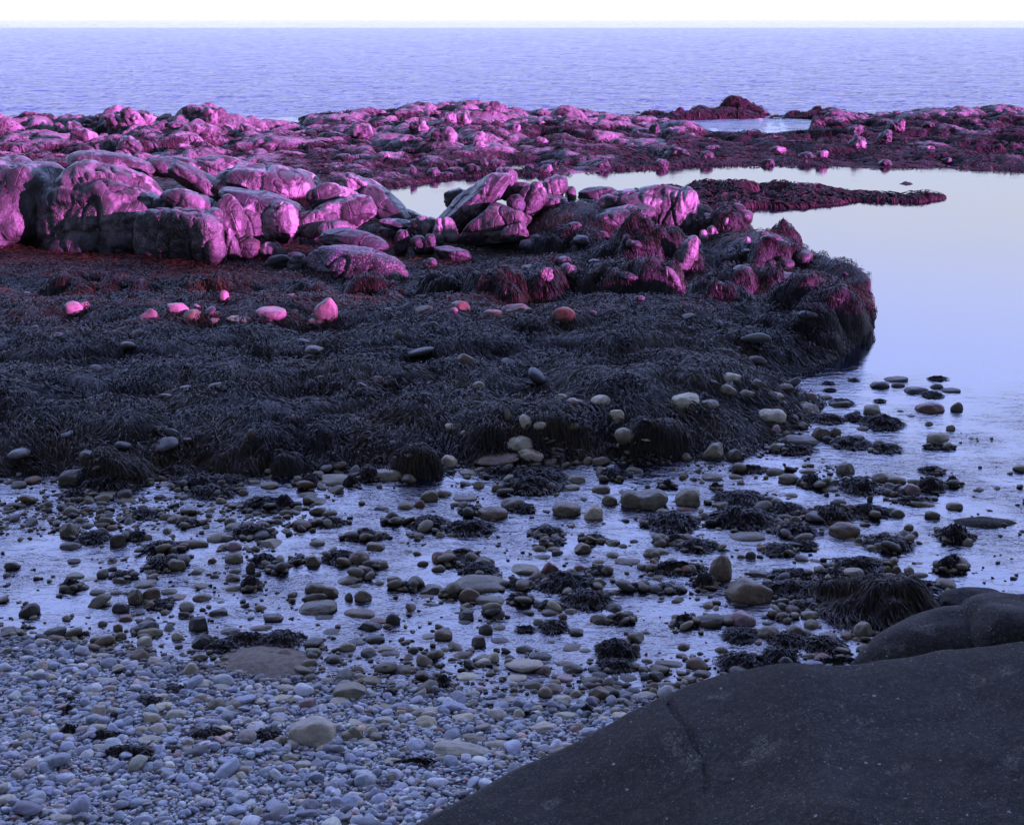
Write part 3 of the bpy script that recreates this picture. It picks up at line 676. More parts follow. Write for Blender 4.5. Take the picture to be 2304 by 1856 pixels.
BLD = [  # region, cx, cy, width, height, distance, kind, roll (anticlockwise), colour (shade painted in dark, sky reflection in blue), barnacles, label
 ('D', 380, 665, 1050, 1090, 33.2, 'round', -12, (0.143, 0.132, 0.127), 1, 'huge fluted dome at the left end of the outcrop', 6),
 ('D', -420, 560, 900, 900, 34.0, 'block', 0, (0.143, 0.132, 0.127), 0, 'fluted rock wall at the far left edge of the outcrop', 5),
 ('D', 560, 350, 640, 360, 33.6, 'round', -22, LT, 0, 'crusted pink shoulder sloping down right from the big left dome', 5),
 ('D', 1000, 720, 780, 540, 31.0, 'block', -6, (0.0935, 0.0908, 0.088), 1, 'dark square-fronted block with a pale barnacle band and a flat blue top', 6),
 ('D', 1060, 430, 460, 200, 31.8, 'oval', -16, LT, 0, 'banded pink cap directly above the dark square-fronted block', 5),
 ('D', 1370, 560, 210, 380, 31.6, 'round', 14, LT, 0, 'smooth upright pink lobe at the right corner of the square-fronted block', 5),
 ('D', 1520, 600, 190, 330, 31.8, 'round', 6, LT, 0, 'second upright pink lobe from the square-fronted block', 5),
 ('D', 1625, 590, 130, 300, 31.9, 'oval', -4, LT, 0, 'narrow folded pink lobe between two wider ones', 5),
 ('D', 1790, 590, 250, 330, 31.8, 'round', 10, LT, 0, 'rounded pink lobe with a hollow in its left side, rightmost of the folded lobes', 5),
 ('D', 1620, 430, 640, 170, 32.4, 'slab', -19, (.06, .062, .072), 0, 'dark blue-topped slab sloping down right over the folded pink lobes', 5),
 ('D', 1370, 780, 130, 300, 30.8, 'wedge', 12, LT, 0, 'pink tapering foot of rock at the right side of the square-fronted block', 5),
 ('D', 1500, 780, 170, 210, 31.0, 'oval', -24, (0.121, 0.077, 0.0715), 0, 'small hollowed pink fin standing at the foot of the lobes', 5),
 ('D', 1710, 800, 190, 120, 31.0, 'oval', -14, LT, 0, 'small smooth pink mound at the foot of the lobes', 4),
 ('D', 1690, 290, 780, 330, 35.0, 'oval', -5, LT, 0, 'broad pink boulder with a blue polished top, uppermost left of centre', 6),
 ('D', 1120, 260, 470, 170, 35.0, 'slab', -32, (0.121, 0.105, 0.099), 0, 'cracked dark slab leaning down right behind the crusted shoulder', 5),
 ('D', 900, 130, 420, 160, 37.0, 'oval', -4, (0.132, 0.127, 0.121), 0, 'low grey-topped boulder at the back of the outcrop, near the dark hollow', 5),
 ('D', 1290, 140, 430, 200, 37.2, 'oval', -8, LT, 0, 'dusty pink boulder at the back, left of the blue-topped one', 5),
 ('D', 400, 120, 620, 200, 36.5, 'oval', -8, GR, 0, 'low pink-edged back of the big left dome', 5),
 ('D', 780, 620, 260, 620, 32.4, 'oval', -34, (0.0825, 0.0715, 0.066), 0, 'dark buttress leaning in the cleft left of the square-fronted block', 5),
 ('E', 400, 400, 380, 260, 33.0, 'round', -14, LT, 0, 'pink rounded boulder under the pointed leaning rock', 5),
 ('E', 500, 520, 440, 260, 32.3, 'block', 12, LT, 0, 'bright pink blocky boulder at the front right of the left massif', 5),
 ('E', 250, 590, 340, 220, 31.9, 'round', 18, (0.165, 0.149, 0.143), 0, 'ribbed pink boulder below the bright blocky one, left of it', 5),
 ('E', 400, 630, 250, 130, 31.4, 'oval', 6, LT, 0, 'low pink tongue of rock above the blue dome', 5),
 ('E', 580, 270, 170, 240, 34.6, 'wedge', 30, LT, 0, 'pointed rock leaning left, standing up from the massif', 5),
 ('E', 800, 380, 400, 120, 35.2, 'slab', -40, LT, 0, 'long smooth pink slab sliding down right towards the calm pool', 5),
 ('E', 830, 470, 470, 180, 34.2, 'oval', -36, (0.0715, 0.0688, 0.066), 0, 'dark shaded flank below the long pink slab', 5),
 ('E', 1020, 520, 250, 70, 35.4, 'oval', -24, (0.11, 0.0935, 0.0935), 0, 'thin dark slab at the pool end of the left massif', 4),
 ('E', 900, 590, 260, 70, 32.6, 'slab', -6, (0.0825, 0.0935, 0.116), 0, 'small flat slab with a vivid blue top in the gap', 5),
 ('E', 900, 670, 230, 130, 32.8, 'block', 0, (0.0605, 0.0605, 0.055), 0, 'dark block under the small blue-topped slab', 5),
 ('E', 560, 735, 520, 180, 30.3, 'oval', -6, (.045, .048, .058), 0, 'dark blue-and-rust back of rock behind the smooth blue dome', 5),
 ('E', 570, 950, 780, 330, 28.8, 'oval', -8, (.058, .062, .080), 1, 'large smooth dome with a blue top and a pink right side', 6),  # bluish base colour paints in the sky mirrored by the top
 ('E', 1150, 620, 270, 170, 32.4, 'round', -6, LT, 0, 'creased pink boulder at the low end of the long leaning boulder', 5),
 ('E', 1250, 640, 130, 220, 32.0, 'wedge', 10, LT, 0, 'split pink foot under the creased boulder', 5),
 ('E', 1330, 640, 120, 210, 32.0, 'round', 18, LT, 0, 'small upright pink lobe at the low end of the long leaning boulder', 5),
 ('E', 1500, 440, 740, 220, 33.6, 'block', 40, (0.165, 0.16, 0.165), 0, 'long boulder leaning up right like a log, with a blue upper side', 6),
 ('E', 1790, 270, 190, 250, 34.4, 'block', -8, LT, 0, 'square pink head at the top end of the long leaning boulder', 5),
 ('E', 1390, 390, 190, 190, 35.4, 'round', 20, (0.055, 0.055, 0.0495), 0, 'dark round rock tucked behind the long leaning boulder beside the pool', 4),
 ('E', 1700, 590, 560, 330, 32.6, 'wedge', 8, (0.132, 0.11, 0.105), 0, 'broad brown-and-pink rock face right of the long leaning boulder', 6),
 ('E', 1960, 430, 370, 210, 33.6, 'oval', 50, LT, 0, 'smooth pink shoulder of the right-hand rock', 6),
 ('E', 1930, 310, 200, 110, 34.2, 'round', -8, LT, 0, 'knobbly pink top of the right-hand rock', 5),
 ('E', 1870, 430, 130, 150, 33.1, 'oval', 20, (0.0715, 0.0825, 0.105), 0, 'blue flat panel of rock on the left of the pink shoulder', 4),  # blue tint stands in for reflected sky
 ('E', 1870, 660, 220, 150, 31.9, 'round', 20, LT, 0, 'pink toe of rock at the bottom of the brown face', 5),
 ('B', 1380, 965, 165, 160, 34.8, 'block', 0, LT, 0, 'flat-topped pink knob standing by itself beside the calm pool', 5),
 ('B', 1490, 1010, 70, 110, 34.9, 'round', 8, LT, 0, 'small pink stone against the right side of the flat-topped knob', 4),
 ('B', 1340, 1080, 260, 170, 34.0, 'wedge', 26, (0.121, 0.11, 0.105), 0, 'rock base of the flat-topped pink knob', 5),
 ('B', 1680, 1010, 270, 110, 36.5, 'round', 0, (0.088, 0.0605, 0.066), 0, 'low purple-brown rock just behind the bright ridge', 5),
 ('F', 540, 200, 400, 190, 33.4, 'block', 8, LT, 0, 'pitted pink ridge top, left half of the bright ridge', 6),
 ('F', 690, 220, 250, 240, 33.2, 'block', 4, LT, 0, 'scooped bright pink face at the middle of the bright ridge', 6),
 ('F', 798, 175, 78, 140, 33.0, 'round', 4, LT, 0, 'separate rounded pink block ending the bright ridge', 5),
 ('F', 430, 255, 330, 120, 32.6, 'oval', 14, (0.165, 0.149, 0.143), 0, 'pink apron of bare rock low on the left of the bright ridge', 5),
 ('F', 765, 450, 110, 250, 31.4, 'oval', -30, (0.198, 0.176, 0.176), 0, 'steep bare pink slope between the weed mounds', 5),
 ('F', 700, 550, 60, 130, 29.9, 'oval', 38, LT, 0, 'narrow pink patch of bare rock at the foot of the steep slope', 4),
 ('F', 860, 345, 50, 80, 33.0, 'oval', 20, LT, 0, 'left one of two pink egg-like stones beside the bright ridge', 4),
 ('F', 905, 330, 60, 90, 33.2, 'oval', 24, LT, 0, 'right one of two pink egg-like stones beside the bright ridge', 4),
 ('F', 885, 265, 50, 45, 34.0, 'round', 0, PK, 0, 'small pink stone on the red-brown weedy rock', 4),
 ('F', 975, 272, 40, 55, 34.2, 'round', 0, LT, 0, 'tiny bright pink stone on the crest near the pool', 4),
 ('F', 1080, 372, 40, 60, 33.0, 'block', 8, LT, 0, 'upright pink stone left of the rounded purple knob', 4),
 ('F', 1170, 335, 60, 40, 33.2, 'oval', -20, LT, 0, 'pale pink patch of rock on the rounded purple knob', 4),
 ('F', 1580, 540, 55, 30, 30.0, 'oval', -40, PK, 0, 'small pink stone high on the outermost rock', 4),
 ('F', 1525, 665, 80, 40, 28.8, 'oval', -28, PK, 0, 'small bare pink patch on the weed mound near the tip', 4),
 ('F', 1385, 740, 110, 45, 27.2, 'oval', -4, PK, 0, 'little pink-capped stone near the water at the tip', 4),
 ('F', 60, 535, 90, 80, 28.6, 'round', 0, (0.088, 0.066, 0.066), 1, 'brown rounded stone showing through weed right of the dip', 4),
 ('F', 180, 540, 110, 130, 28.4, 'round', 20, (0.0825, 0.077, 0.0715), 1, 'grey egg-shaped stone half out of the weed', 4),
 ('E', 1390, 850, 330, 180, 30.6, 'wedge', -30, (0.121, 0.11, 0.11), 0, 'grey-blue slab with a pink right edge lying in the dip', 5),
 ('E', 950, 740, 110, 190, 31.4, 'oval', -14, (0.165, 0.149, 0.143), 0, 'upright finger of rock with a pink right side', 5),
 ('E', 1090, 760, 130, 150, 31.2, 'round', 10, (0.0715, 0.0688, 0.066), 0, 'dark upright stone right of the pink-sided finger', 4),
 ('E', 1170, 760, 90, 170, 31.1, 'oval', -8, (0.077, 0.0715, 0.066), 0, 'narrow dark stone beside the grey-blue slab', 4),
 ('E', 1175, 925, 110, 120, 29.6, 'round', 0, (0.11, 0.105, 0.0935), 1, 'small grey egg-shaped stone in the weed of the dip', 4),
 ('D', 1740, 910, 190, 130, 29.8, 'oval', 18, (0.11, 0.099, 0.0935), 0, 'small grey oval stone in the weed left of the blue dome', 4),
 ('D', 1900, 930, 160, 200, 29.6, 'round', -18, (0.105, 0.099, 0.099), 1, 'rounded grey stone against the left side of the blue dome', 5),
 ('D', 1900, 850, 140, 60, 30.4, 'oval', -10, (0.105, 0.11, 0.11), 0, 'flat grey stone behind the rounded one left of the blue dome', 4),
 ('D', 190, 970, 60, 70, 29.6, 'angular', 0, PK, 1, 'small pink barnacled stone in the dark weed below the big dome', 4),
]
YAW = {('D', 1000): -30, ('D', 380): -35, ('D', -420): -30, ('D', 780): -30, ('E', 570): -20, ('E', 560): -20, ('E', 1700): -22, ('E', 1500): -12, ('D', 560): -15, ('D', 1620): -12, ('E', 830): -30}
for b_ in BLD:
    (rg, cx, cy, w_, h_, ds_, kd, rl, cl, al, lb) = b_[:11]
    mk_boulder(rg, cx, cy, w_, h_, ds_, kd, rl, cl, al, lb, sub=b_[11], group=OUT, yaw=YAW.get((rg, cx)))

def point_rocks():
    r_ = np.random.default_rng(31); n = 0
    for t_ in range(400):
        x, y = r_.uniform(-.5, 9.3), r_.uniform(25.5, 33)
        i, j = int((y - GY0) / GS), int((x - GX0) / GS)
        if OWN[i, j] < 0 or MSPEC[OWN[i, j]][0] != 'F' or n >= 34: continue
        z = ZS[i, j]; c = pxcol(x, y, z); a = r_.uniform(.12, .34)
        V, F = rock_shape(700 + t_, 4, ('round', 'angular', 'block', 'oval')[t_ % 4], 1.5); V = V * np.array([a, a * r_.uniform(.7, 1), a * r_.uniform(.45, .75)])
        o = link('boulder', mk_mesh('boulder', V, F, M_LEDGE), loc=(x, y, z - a * .12)); o.rotation_euler = (0, R(r_.uniform(-25, 25)), r_.uniform(0, 6)); k = r_.uniform(.7, 1.2)
        o.color = (.042 * k, .034 * k, .032 * k, 0); n += 1  # brown rock, darkened further in place of shade over the point
        tag(o, 'dark brown rock showing bare through the weed of the right-hand point', 'rock', 'bare rocks showing through the weed of the right-hand point')
point_rocks()

# boulders that stand out on the far reefs
RB = [('A', 470, 470, 130, 130, 66), ('A', 350, 500, 90, 150, 65), ('A', 590, 465, 120, 90, 67), ('A', 930, 450, 200, 110, 66), ('A', 1060, 470, 180, 150, 66), ('A', 1265, 550, 75, 80, 60), ('A', 960, 560, 200, 100, 59),
      ('A', 480, 665, 170, 110, 52), ('A', 290, 680, 120, 70, 52), ('A', 70, 545, 110, 80, 62), ('A', 850, 675, 90, 35, 50), ('A', 310, 540, 90, 60, 62), ('A', 780, 520, 110, 80, 62), ('A', 160, 600, 180, 100, 58), ('A', 1960, 490, 50, 50, 66), ('A', 680, 540, 110, 90, 60),
      ('B', 945, 400, 130, 70, 66), ('B', 660, 480, 90, 90, 62), ('B', 750, 490, 110, 110, 61), ('B', 755, 380, 40, 40, 68), ('B', 440, 550, 130, 100, 57), ('B', 610, 600, 190, 130, 55), ('B', 870, 600, 170, 110, 54), ('B', 60, 570, 180, 110, 58), ('B', 1095, 545, 90, 80, 57),
      ('B', 1280, 640, 110, 70, 54), ('B', 985, 800, 95, 75, 45.5), ('B', 900, 790, 50, 80, 45.6), ('B', 1310, 840, 100, 70, 46), ('B', 1715, 805, 85, 60, 47), ('B', 540, 860, 90, 80, 43.5), ('B', 630, 870, 90, 45, 43), ('B', 1460, 430, 130, 55, 66), ('B', 1290, 515, 70, 40, 60),
      ('B', 690, 840, 120, 50, 44), ('B', 820, 830, 110, 70, 44.5), ('B', 1200, 820, 70, 50, 46.5), ('B', 1380, 790, 80, 60, 48), ('B', 1190, 530, 70, 40, 59), ('B', 860, 660, 90, 60, 51), ('B', 215, 740, 60, 60, 48), ('B', 1940, 455, 70, 35, 66), ('B', 2080, 560, 60, 110, 57), ('B', 400, 840, 50, 90, 44),
      ('C', 1430, 560, 110, 80, 56), ('C', 1720, 540, 110, 130, 57), ('C', 1640, 610, 110, 110, 54), ('C', 1430, 650, 150, 110, 51), ('C', 900, 700, 110, 60, 49), ('C', 450, 685, 120, 50, 50), ('C', 190, 720, 170, 100, 49), ('C', 1940, 530, 80, 60, 57), ('C', 1660, 795, 120, 60, 46.2), ('C', 90, 800, 90, 80, 46.5),
      ('C', 2060, 780, 70, 60, 46.6), ('C', 825, 790, 90, 60, 46.4), ('C', 30, 560, 70, 90, 57), ('C', 1100, 740, 130, 70, 48), ('C', 1200, 740, 80, 70, 48), ('C', 1290, 440, 110, 50, 66), ('C', 790, 445, 70, 40, 77), ('C', 400, 740, 90, 70, 48), ('C', 720, 625, 50, 25, 53), ('C', 1940, 690, 90, 40, 49), ('C', 1720, 440, 60, 25, 68)]
def reef_hit(px, py, dflt):
    d = ray(px, py); t = np.arange(39, 95, .1) / d[1]; P = np.array([0, 0, HC]) + d[None] * t[:, None]; best = None
    for xs, ys, z, gs in REEFS:
        u = (P[:, 0] - xs[0]) / gs; v = (P[:, 1] - ys[0]) / (gs * 1.25); ok = (u > 0) & (v > 0) & (u < len(xs) - 1) & (v < len(ys) - 1)
        zz = np.where(ok, z[np.clip(v, 0, len(ys) - 1).astype(int), np.clip(u, 0, len(xs) - 1).astype(int)], -1); k = (P[:, 2] <= zz)
        if k.any(): y = P[np.argmax(k), 1]; best = y if best is None else min(best, y)
    return (best if best is not None else dflt) + .1
def side(X): return 'left' if X < 800 else ('middle' if X < 1450 else 'right')
for i, (rg, cx, cy, w_, h_, ds_) in enumerate(RB):
    X, Y = fr(rg, cx, cy); ds_ = reef_hit(*fr(rg, cx, cy + h_ * .30), ds_); kd = ('block', 'angular', 'wedge', 'block', 'slab')[i % 5]
    row = 'on the crest' if ds_ > 59 else ('halfway down the near slope' if ds_ > 49 else 'at the near waterline')
    shp = {'block': 'blocky', 'angular': 'angular', 'wedge': 'wedge-shaped', 'slab': 'flat'}[kd]
    sz = 'large' if w_ > 120 else ('small' if w_ < 75 else 'medium')
    dim = (.16, .11, .10) if (rg, cx) in (('C', 790), ('C', 1290), ('C', 1720), ('B', 1940)) else LT
    mk_boulder(rg, cx, cy + h_ * .12, w_ * 1.1, h_ * 1.15, ds_, kd, (i * 37) % 40 - 20, dim, 0, f'{sz} {shp} pink rock {row} of the far reef, {side(X)} part', sub=4, dep=.9, rough=3.0, yaw=(i * 53) % 50 - 25, group=f'{sz} {shp} rocks {row} of the far reef, {side(X)}', name='reef_rock')

def surf():
    r_ = np.random.default_rng(5); Vs = []; Fs = []; n0 = 0
    D, F = ICO[2]
    spots = [(1100, 1130, 241, 82, 14, .06), (1325, 1378, 243, 81, 26, .08), (1600, 1660, 246, 80.5, 26, .07), (1745, 1800, 247, 81, 12, .05), (1800, 1990, 239, 80.5, 60, .17)]
    for x0, x1, yy, dd, n, h in spots:
        for _ in range(n):
            P = at_z(r_.uniform(x0, x1) * 1.0691, yy * 1.0691); d_ = dd + r_.normal(0, .8); P = P * 1.0; X = P[0] / P[1] * d_
            s = np.array([r_.uniform(.12, .5), r_.uniform(.12, .3), h * r_.uniform(.4, 1.8)])
            V = D * s * (1 + .35 * fbm(D * 2 + r_.uniform(0, 50), 3))[:, None] + np.array([X, d_, 0])
            Vs.append(V); Fs.append(F + n0); n0 += len(V)
    tag(link('surf', mk_mesh('surf', np.concatenate(Vs), np.concatenate(Fs), M_FOAM)), 'white surf breaking behind the far islets and reef', 'surf', kind='stuff')
surf()

# ------------------------------------------------------------------ near boulders
def near_boulder():
    rid = np.array([(760, 1990, 6.6), (900, 1880, 7.4), (1040, 1800, 8.0), (1160, 1733, 8.35), (1230, 1702, 8.45), (1300, 1668, 8.5), (1400, 1612, 8.6), (1500, 1563, 8.6), (1560, 1537, 8.6),
                    (1640, 1514, 8.6), (1700, 1501, 8.5), (1750, 1491, 8.4), (1800, 1489, 8.3), (1860, 1497, 8.3), (1925, 1496, 8.3), (1965, 1485, 8.3), (2050, 1477, 8.3), (2110, 1463, 8.3),
                    (2160, 1459, 8.3), (2230, 1452, 8.2), (2330, 1440, 8.1), (2500, 1430, 8.0), (2700, 1440, 8.0)], float)
    cs = np.linspace(760, 2700, 420); ry = np.interp(cs, rid[:, 0], rid[:, 1]); rd = np.interp(cs, rid[:, 0], rid[:, 2])
    ker = np.hanning(15); ker /= ker.sum(); rys = np.convolve(np.pad(ry, 7, 'edge'), ker, 'valid')
    rys = rys + 3 * n2(cs, cs * 0, .02, 3.0, 3)
    P = np.array([at_y(c, r, d) for c, r, d in zip(cs, rys, rd)])
    back = np.array([0.0, .10, .22, .36, .52, .68, .82, .93, 1.0]); front = np.linspace(0, 1, 150)[1:] ** 1.25
    rows = []
    for b in back:                                     # from the ground behind up to the ridge
        e = 1 - b; dy = .55 * e ** .8; z = P[:, 2] - (P[:, 2] + .25) * e ** 1.6 * 1.0
        z = np.minimum(z, P[:, 2] - dy * .60 * (e > 0))
        z = np.where(b == 0, -.25, z)
        rows.append(np.stack([P[:, 0] * (1 + dy / P[:, 1] * .3), P[:, 1] + dy, z], -1))
    for f in front:
        dy = f * (P[:, 1] - .8)
        z = P[:, 2] - .30 * sstep(0, 1.0, dy) * .25 - .035 * dy ** 1.5 + .0
        rows.append(np.stack([P[:, 0] * (1 - dy / P[:, 1] * .25), P[:, 1] - dy, z], -1))
    V = np.array(rows); x, y, z = V[..., 0], V[..., 1], V[..., 2]
    amt = np.concatenate([back * .3, np.clip(.3 + front * 3, 0, 1)])[:, None]
    z = z + amt * (.10 * n2(x, y, .9, 21.0, 3) + .030 * n2(x, y, 3.5, 22.0, 4) + .012 * n2(x, y, 11, 23.0, 3))
    # the long crack at lower left and the low step next to it
    crk = [(1505, 1600), (1518, 1628), (1537, 1650), (1548, 1668), (1560, 1695), (1582, 1722), (1590, 1790)]
    cw = np.array([at_z(a, b, .85)[:2] for a, b in crk]); d = np.full(x.shape, 9.0)
    for (ax, ay), (bx, by) in zip(cw[:-1], cw[1:]):
        ex, ey = bx - ax, by - ay; t = np.clip(((x - ax) * ex + (y - ay) * ey) / (ex * ex + ey * ey), 0, 1); d = np.minimum(d, np.hypot(x - ax - t * ex, y - ay - t * ey))
    z = z - .028 * np.exp(-(d / .016) ** 2) + .03 * np.exp(-(np.hypot(x - cw[2][0] + .30, (y - cw[2][1])) / .28) ** 2)
    V = np.stack([x, y, z], -1).reshape(-1, 3); F = grid_faces(len(rows), len(cs))[:, ::-1]
    o = link('foreground_boulder', mk_mesh('foreground_boulder', V, F, M_NEAR))
    tag(o, 'huge smooth charcoal boulder filling the lower right corner, flecked with white lichen', 'boulder')
near_boulder()
mk_boulder('S', 2130, 1500, 430, 262, 10.4, 'round', 14, DK, 0, 'smooth dark boulder with a bluish top behind the huge foreground boulder', 6, .9, mat=M_NEAR, rough=.6, seed=5)
mk_boulder('S', 2290, 1500, 280, 330, 10.3, 'block', 0, DK, 0, 'dark block at the right edge, split by a crack from the smooth dark boulder', 5, .9, mat=M_NEAR, rough=.8, seed=8)
mk_boulder('S', 2190, 1362, 170, 70, 12.0, 'slab', 0, DK, 0, 'flat dark rock at the right edge beside the big weed mound', 5, .9, mat=M_NEAR, seed=9)
mk_boulder('S', 2215, 1215, 190, 110, 14.3, 'round', 0, DK, 0, 'dark round-topped boulder at the right edge of the stream', 5, .9, mat=M_NEAR, seed=12)
mk_boulder('S', 215, 1760, 190, 110, 9.25, 'oval', 0, (.09, .06, .055), 1, 'rust-mottled boulder at the bottom left corner', 5, .9, mat=M_STONE, seed=14)

# ------------------------------------------------------------------ stones read from the photograph
CLR = {'g': (0.205, 0.18, 0.101), 'd': (0.0346, 0.031, 0.0189), 'o': (0.113, 0.092, 0.0385), 'b': (0.124, 0.086, 0.0406), 'r': (0.151, 0.068, 0.035), 'p': (.27, .175, .165), 't': (.36, .315, .215), 'w': (0.432, 0.39, 0.252), 'u': (0.356, 0.33, 0.238),
       'k': (0.0626, 0.052, 0.028), 'G': (0.135, 0.118, 0.0644), 'P': (.36, .225, .235)}  # both pinks also carry magenta sunlight painted into the lit stones
CNM = {'g': 'grey', 'd': 'near-black', 'o': 'olive', 'b': 'brown', 'r': 'rust-red', 'p': 'pinkish', 't': 'tan', 'w': 'pale grey', 'u': 'blue-grey', 'k': 'dark', 'G': 'dull grey', 'P': 'pink'}
KND = {'O': 'oval', 'R': 'round', 'B': 'block', 'A': 'angular', 'S': 'slab', 'W': 'wedge'}
KNM = {'O': 'oval', 'R': 'rounded', 'B': 'blocky', 'A': 'angular', 'S': 'flat', 'W': 'wedge-shaped'}
ST = {}
ST['J'] = """190 165 70 45 gR|290 150 130 60 GR|460 160 120 42 oO|70 250 120 70 GR|130 300 80 45 oO|50 400 130 110 oR1|720 280 90 50 oO|790 300 120 60 oR|1165 320 90 60 oR|1395 330 95 45 GO|60 490 150 65 kO1|390 460 110 90 kA|595 420 60 45 oR1|
350 580 70 45 oR1|80 585 100 45 kA|95 612 70 30 kO|95 685 130 50 GS|200 715 130 50 uO|415 730 120 60 kA|1140 430 110 60 oR1|1195 490 100 65 pR1|870 470 290 58 GO|790 630 130 90 oR|760 560 100 50 bO|1195 580 130 85 GO|1040 580 60 45 rR|945 655 100 50 GW|1310 650 70 85 kA|
1460 475 170 70 gW1|1765 460 110 55 GR1|1735 600 110 80 oB1|2060 590 120 90 bR1|510 860 110 110 oR1|625 835 130 95 bA|575 750 160 55 GS|740 805 120 55 oO|815 850 150 60 bB|970 845 130 65 GR|955 760 140 50 oO|1185 780 110 55 gO|1100 865 80 35 oO|
1755 795 150 90 oR|1860 820 110 85 bA|1980 730 160 70 GS|2085 845 120 90 GR1|1985 835 60 60 GR|1765 945 280 120 GO1*big smooth grey oval boulder with barnacles low down in the stream|2060 962 220 75 bO*long brown stone with a pinkish end right of the big grey oval boulder|1815 980 140 55 dO|405 925 120 85 dO|540 920 130 50 dO|440 990 120 60 rB|600 1060 160 95 dR|610 1100 180 85 oO*dark mossy-green boulder at the edge of the dry shingle|955 1050 150 110 dA*black angular block in the lower stream|1090 955 140 70 kA|845 965 90 60 dA|
1455 990 170 80 kA|1310 1125 220 70 dO|965 1165 180 110 dW*black pyramid-shaped boulder left of the sand patch|1375 1055 170 55 bO|1165 1080 140 60 kO|1520 1075 80 45 tO|1215 1050 80 30 PO|1880 1085 150 60 kO|575 1160 110 85 tR*pale olive stone with a pink spot at the top of the shingle|800 1110 80 60 wR|400 1110 90 60 oR|1735 1220 130 70 oA|1885 1280 120 75 kA|1975 1190 120 70 GR|30 975 60 45 tR|
280 1020 60 50 GR|390 1050 70 60 oR|210 50 60 30 kO|610 40 60 40 GO|1230 90 90 50 oR|1650 290 60 28 oO|1550 250 100 50 oR|1850 250 120 50 oO|1720 170 130 80 oW|560 210 70 40 GR|320 250 70 40 oR|410 290 80 40 gO|350 350 80 40 rO|730 370 60 40 gR|180 340 90 45 GR|1500 310 70 45 GR|1200 660 90 50 GR|1060 690 70 40 kR|1180 710 110 60 oA|600 660 80 45 gS|140 770 100 50 kR|250 800 110 50 oO|380 800 90 40 oO|620 710 70 30 PO|450 800 60 30 dO"""
ST['K'] = """575 150 125 85 oR|670 120 100 50 oO|820 160 170 60 GO|1160 210 180 95 oR1*barnacled round boulder behind the flat-topped tan-brown one|1010 280 215 100 bO*big flat-topped tan-brown boulder with a pinkish right end|1520 255 200 110 oR1|1700 275 150 110 wW1*tilted pale barnacled slab leaning on a round boulder|1820 175 110 80 oR1|1985 200 190 140 GR1*left half of a pair of joined barnacled boulders|2100 205 260 150 GR1*right, larger half of a pair of joined barnacled boulders|240 220 110 45 dO|415 205 120 60 gO|508 195 75 60 rO|755 190 80 40 oO|
200 490 130 65 bO|385 450 55 25 oO|85 590 150 100 bR|415 515 100 35 oO|490 525 60 35 oR|640 580 120 85 rA1|635 640 100 55 oR|525 605 80 50 kR|325 730 115 75 oA|225 740 80 45 GR|575 795 180 80 kW|560 830 130 40 oO|590 880 130 35 kO|930 620 190 100 GW*grey angular block capped over a skirt of weed|
920 785 385 125 GS1*long barnacled slab, longest stone in the middle of the stream|850 850 150 110 bR*round brownish stone against the near side of the long barnacled slab|990 870 210 75 GO1|1330 500 100 50 oO|1430 500 110 45 oO|1625 515 140 85 bW1*tan-brown pyramid stone standing in bright water|1345 560 150 50 kO|1250 660 215 85 gB*smooth grey loaf-shaped stone|1410 665 120 100 rR*tilted red-brown stone leaning on the loaf-shaped stone|1320 675 90 50 oO|1610 635 80 50 rR|1550 660 80 50 gR|1400 745 120 80 gR|1595 790 140 60 GA|1750 735 100 60 gA|1950 595 190 60 oO1|1800 800 160 45 bO|1850 920 120 70 kR1|1500 970 70 50 rR|1555 935 90 50 gB|1750 1000 130 75 oR1|1590 1085 110 65 kA|835 975 120 75 dA|810 1010 100 45 kO|965 1075 100 80 kA|1055 1045 90 45 gO|
670 1110 125 85 bR1|565 1110 110 45 gB|920 1160 110 85 kA|1060 1140 130 50 kO|165 1050 150 75 dA|225 1010 140 60 rO|320 1005 100 85 dR1|200 1130 140 65 dO|80 1150 140 50 dO|1230 1200 120 60 kO|1415 1145 90 40 kR1|1565 1195 150 60 oB1|1650 1200 90 40 gO|1900 1155 140 65 bO1|2000 1130 130 80 GA1|2000 1190 80 60 kR|1790 1190 90 70 kR|810 1245 150 70 bA|1020 1270 90 80 wA|960 1260 150 60 gO|945 1300 130 70 wA|1240 1335 290 110 tA*long yellow-tan boulder at the edge of the shingle|1360 1350 110 70 bR|1340 1250 170 60 dO|1350 1290 150 50 kO|1530 1300 160 50 bS|1560 1355 150 80 kA|1740 1355 150 70 dB|300 1235 150 60 kO|
460 1200 80 50 kR|540 1215 60 35 kO|630 1230 90 60 gO|700 1290 120 45 dS|1130 1290 90 60 gA|270 1200 120 55 gA|160 1190 70 45 wR|1920 1330 120 60 bR|2080 1280 80 50 GR|1440 900 90 30 kO|650 400 60 45 gR|730 400 80 40 oR|450 410 55 35 kR|1300 410 60 30 kR|1840 460 110 50 oA|1910 475 70 35 GR|1990 440 60 30 kR|1840 540 90 45 gO|2090 540 80 45 oR|1740 590 90 40 oO|2110 670 60 35 oR|60 750 90 35 kO|2090 830 50 25 kO|540 980 80 25 gO|1330 1010 80 55 gR|1690 1030 110 45 gO|2010 780 80 35 kO"""
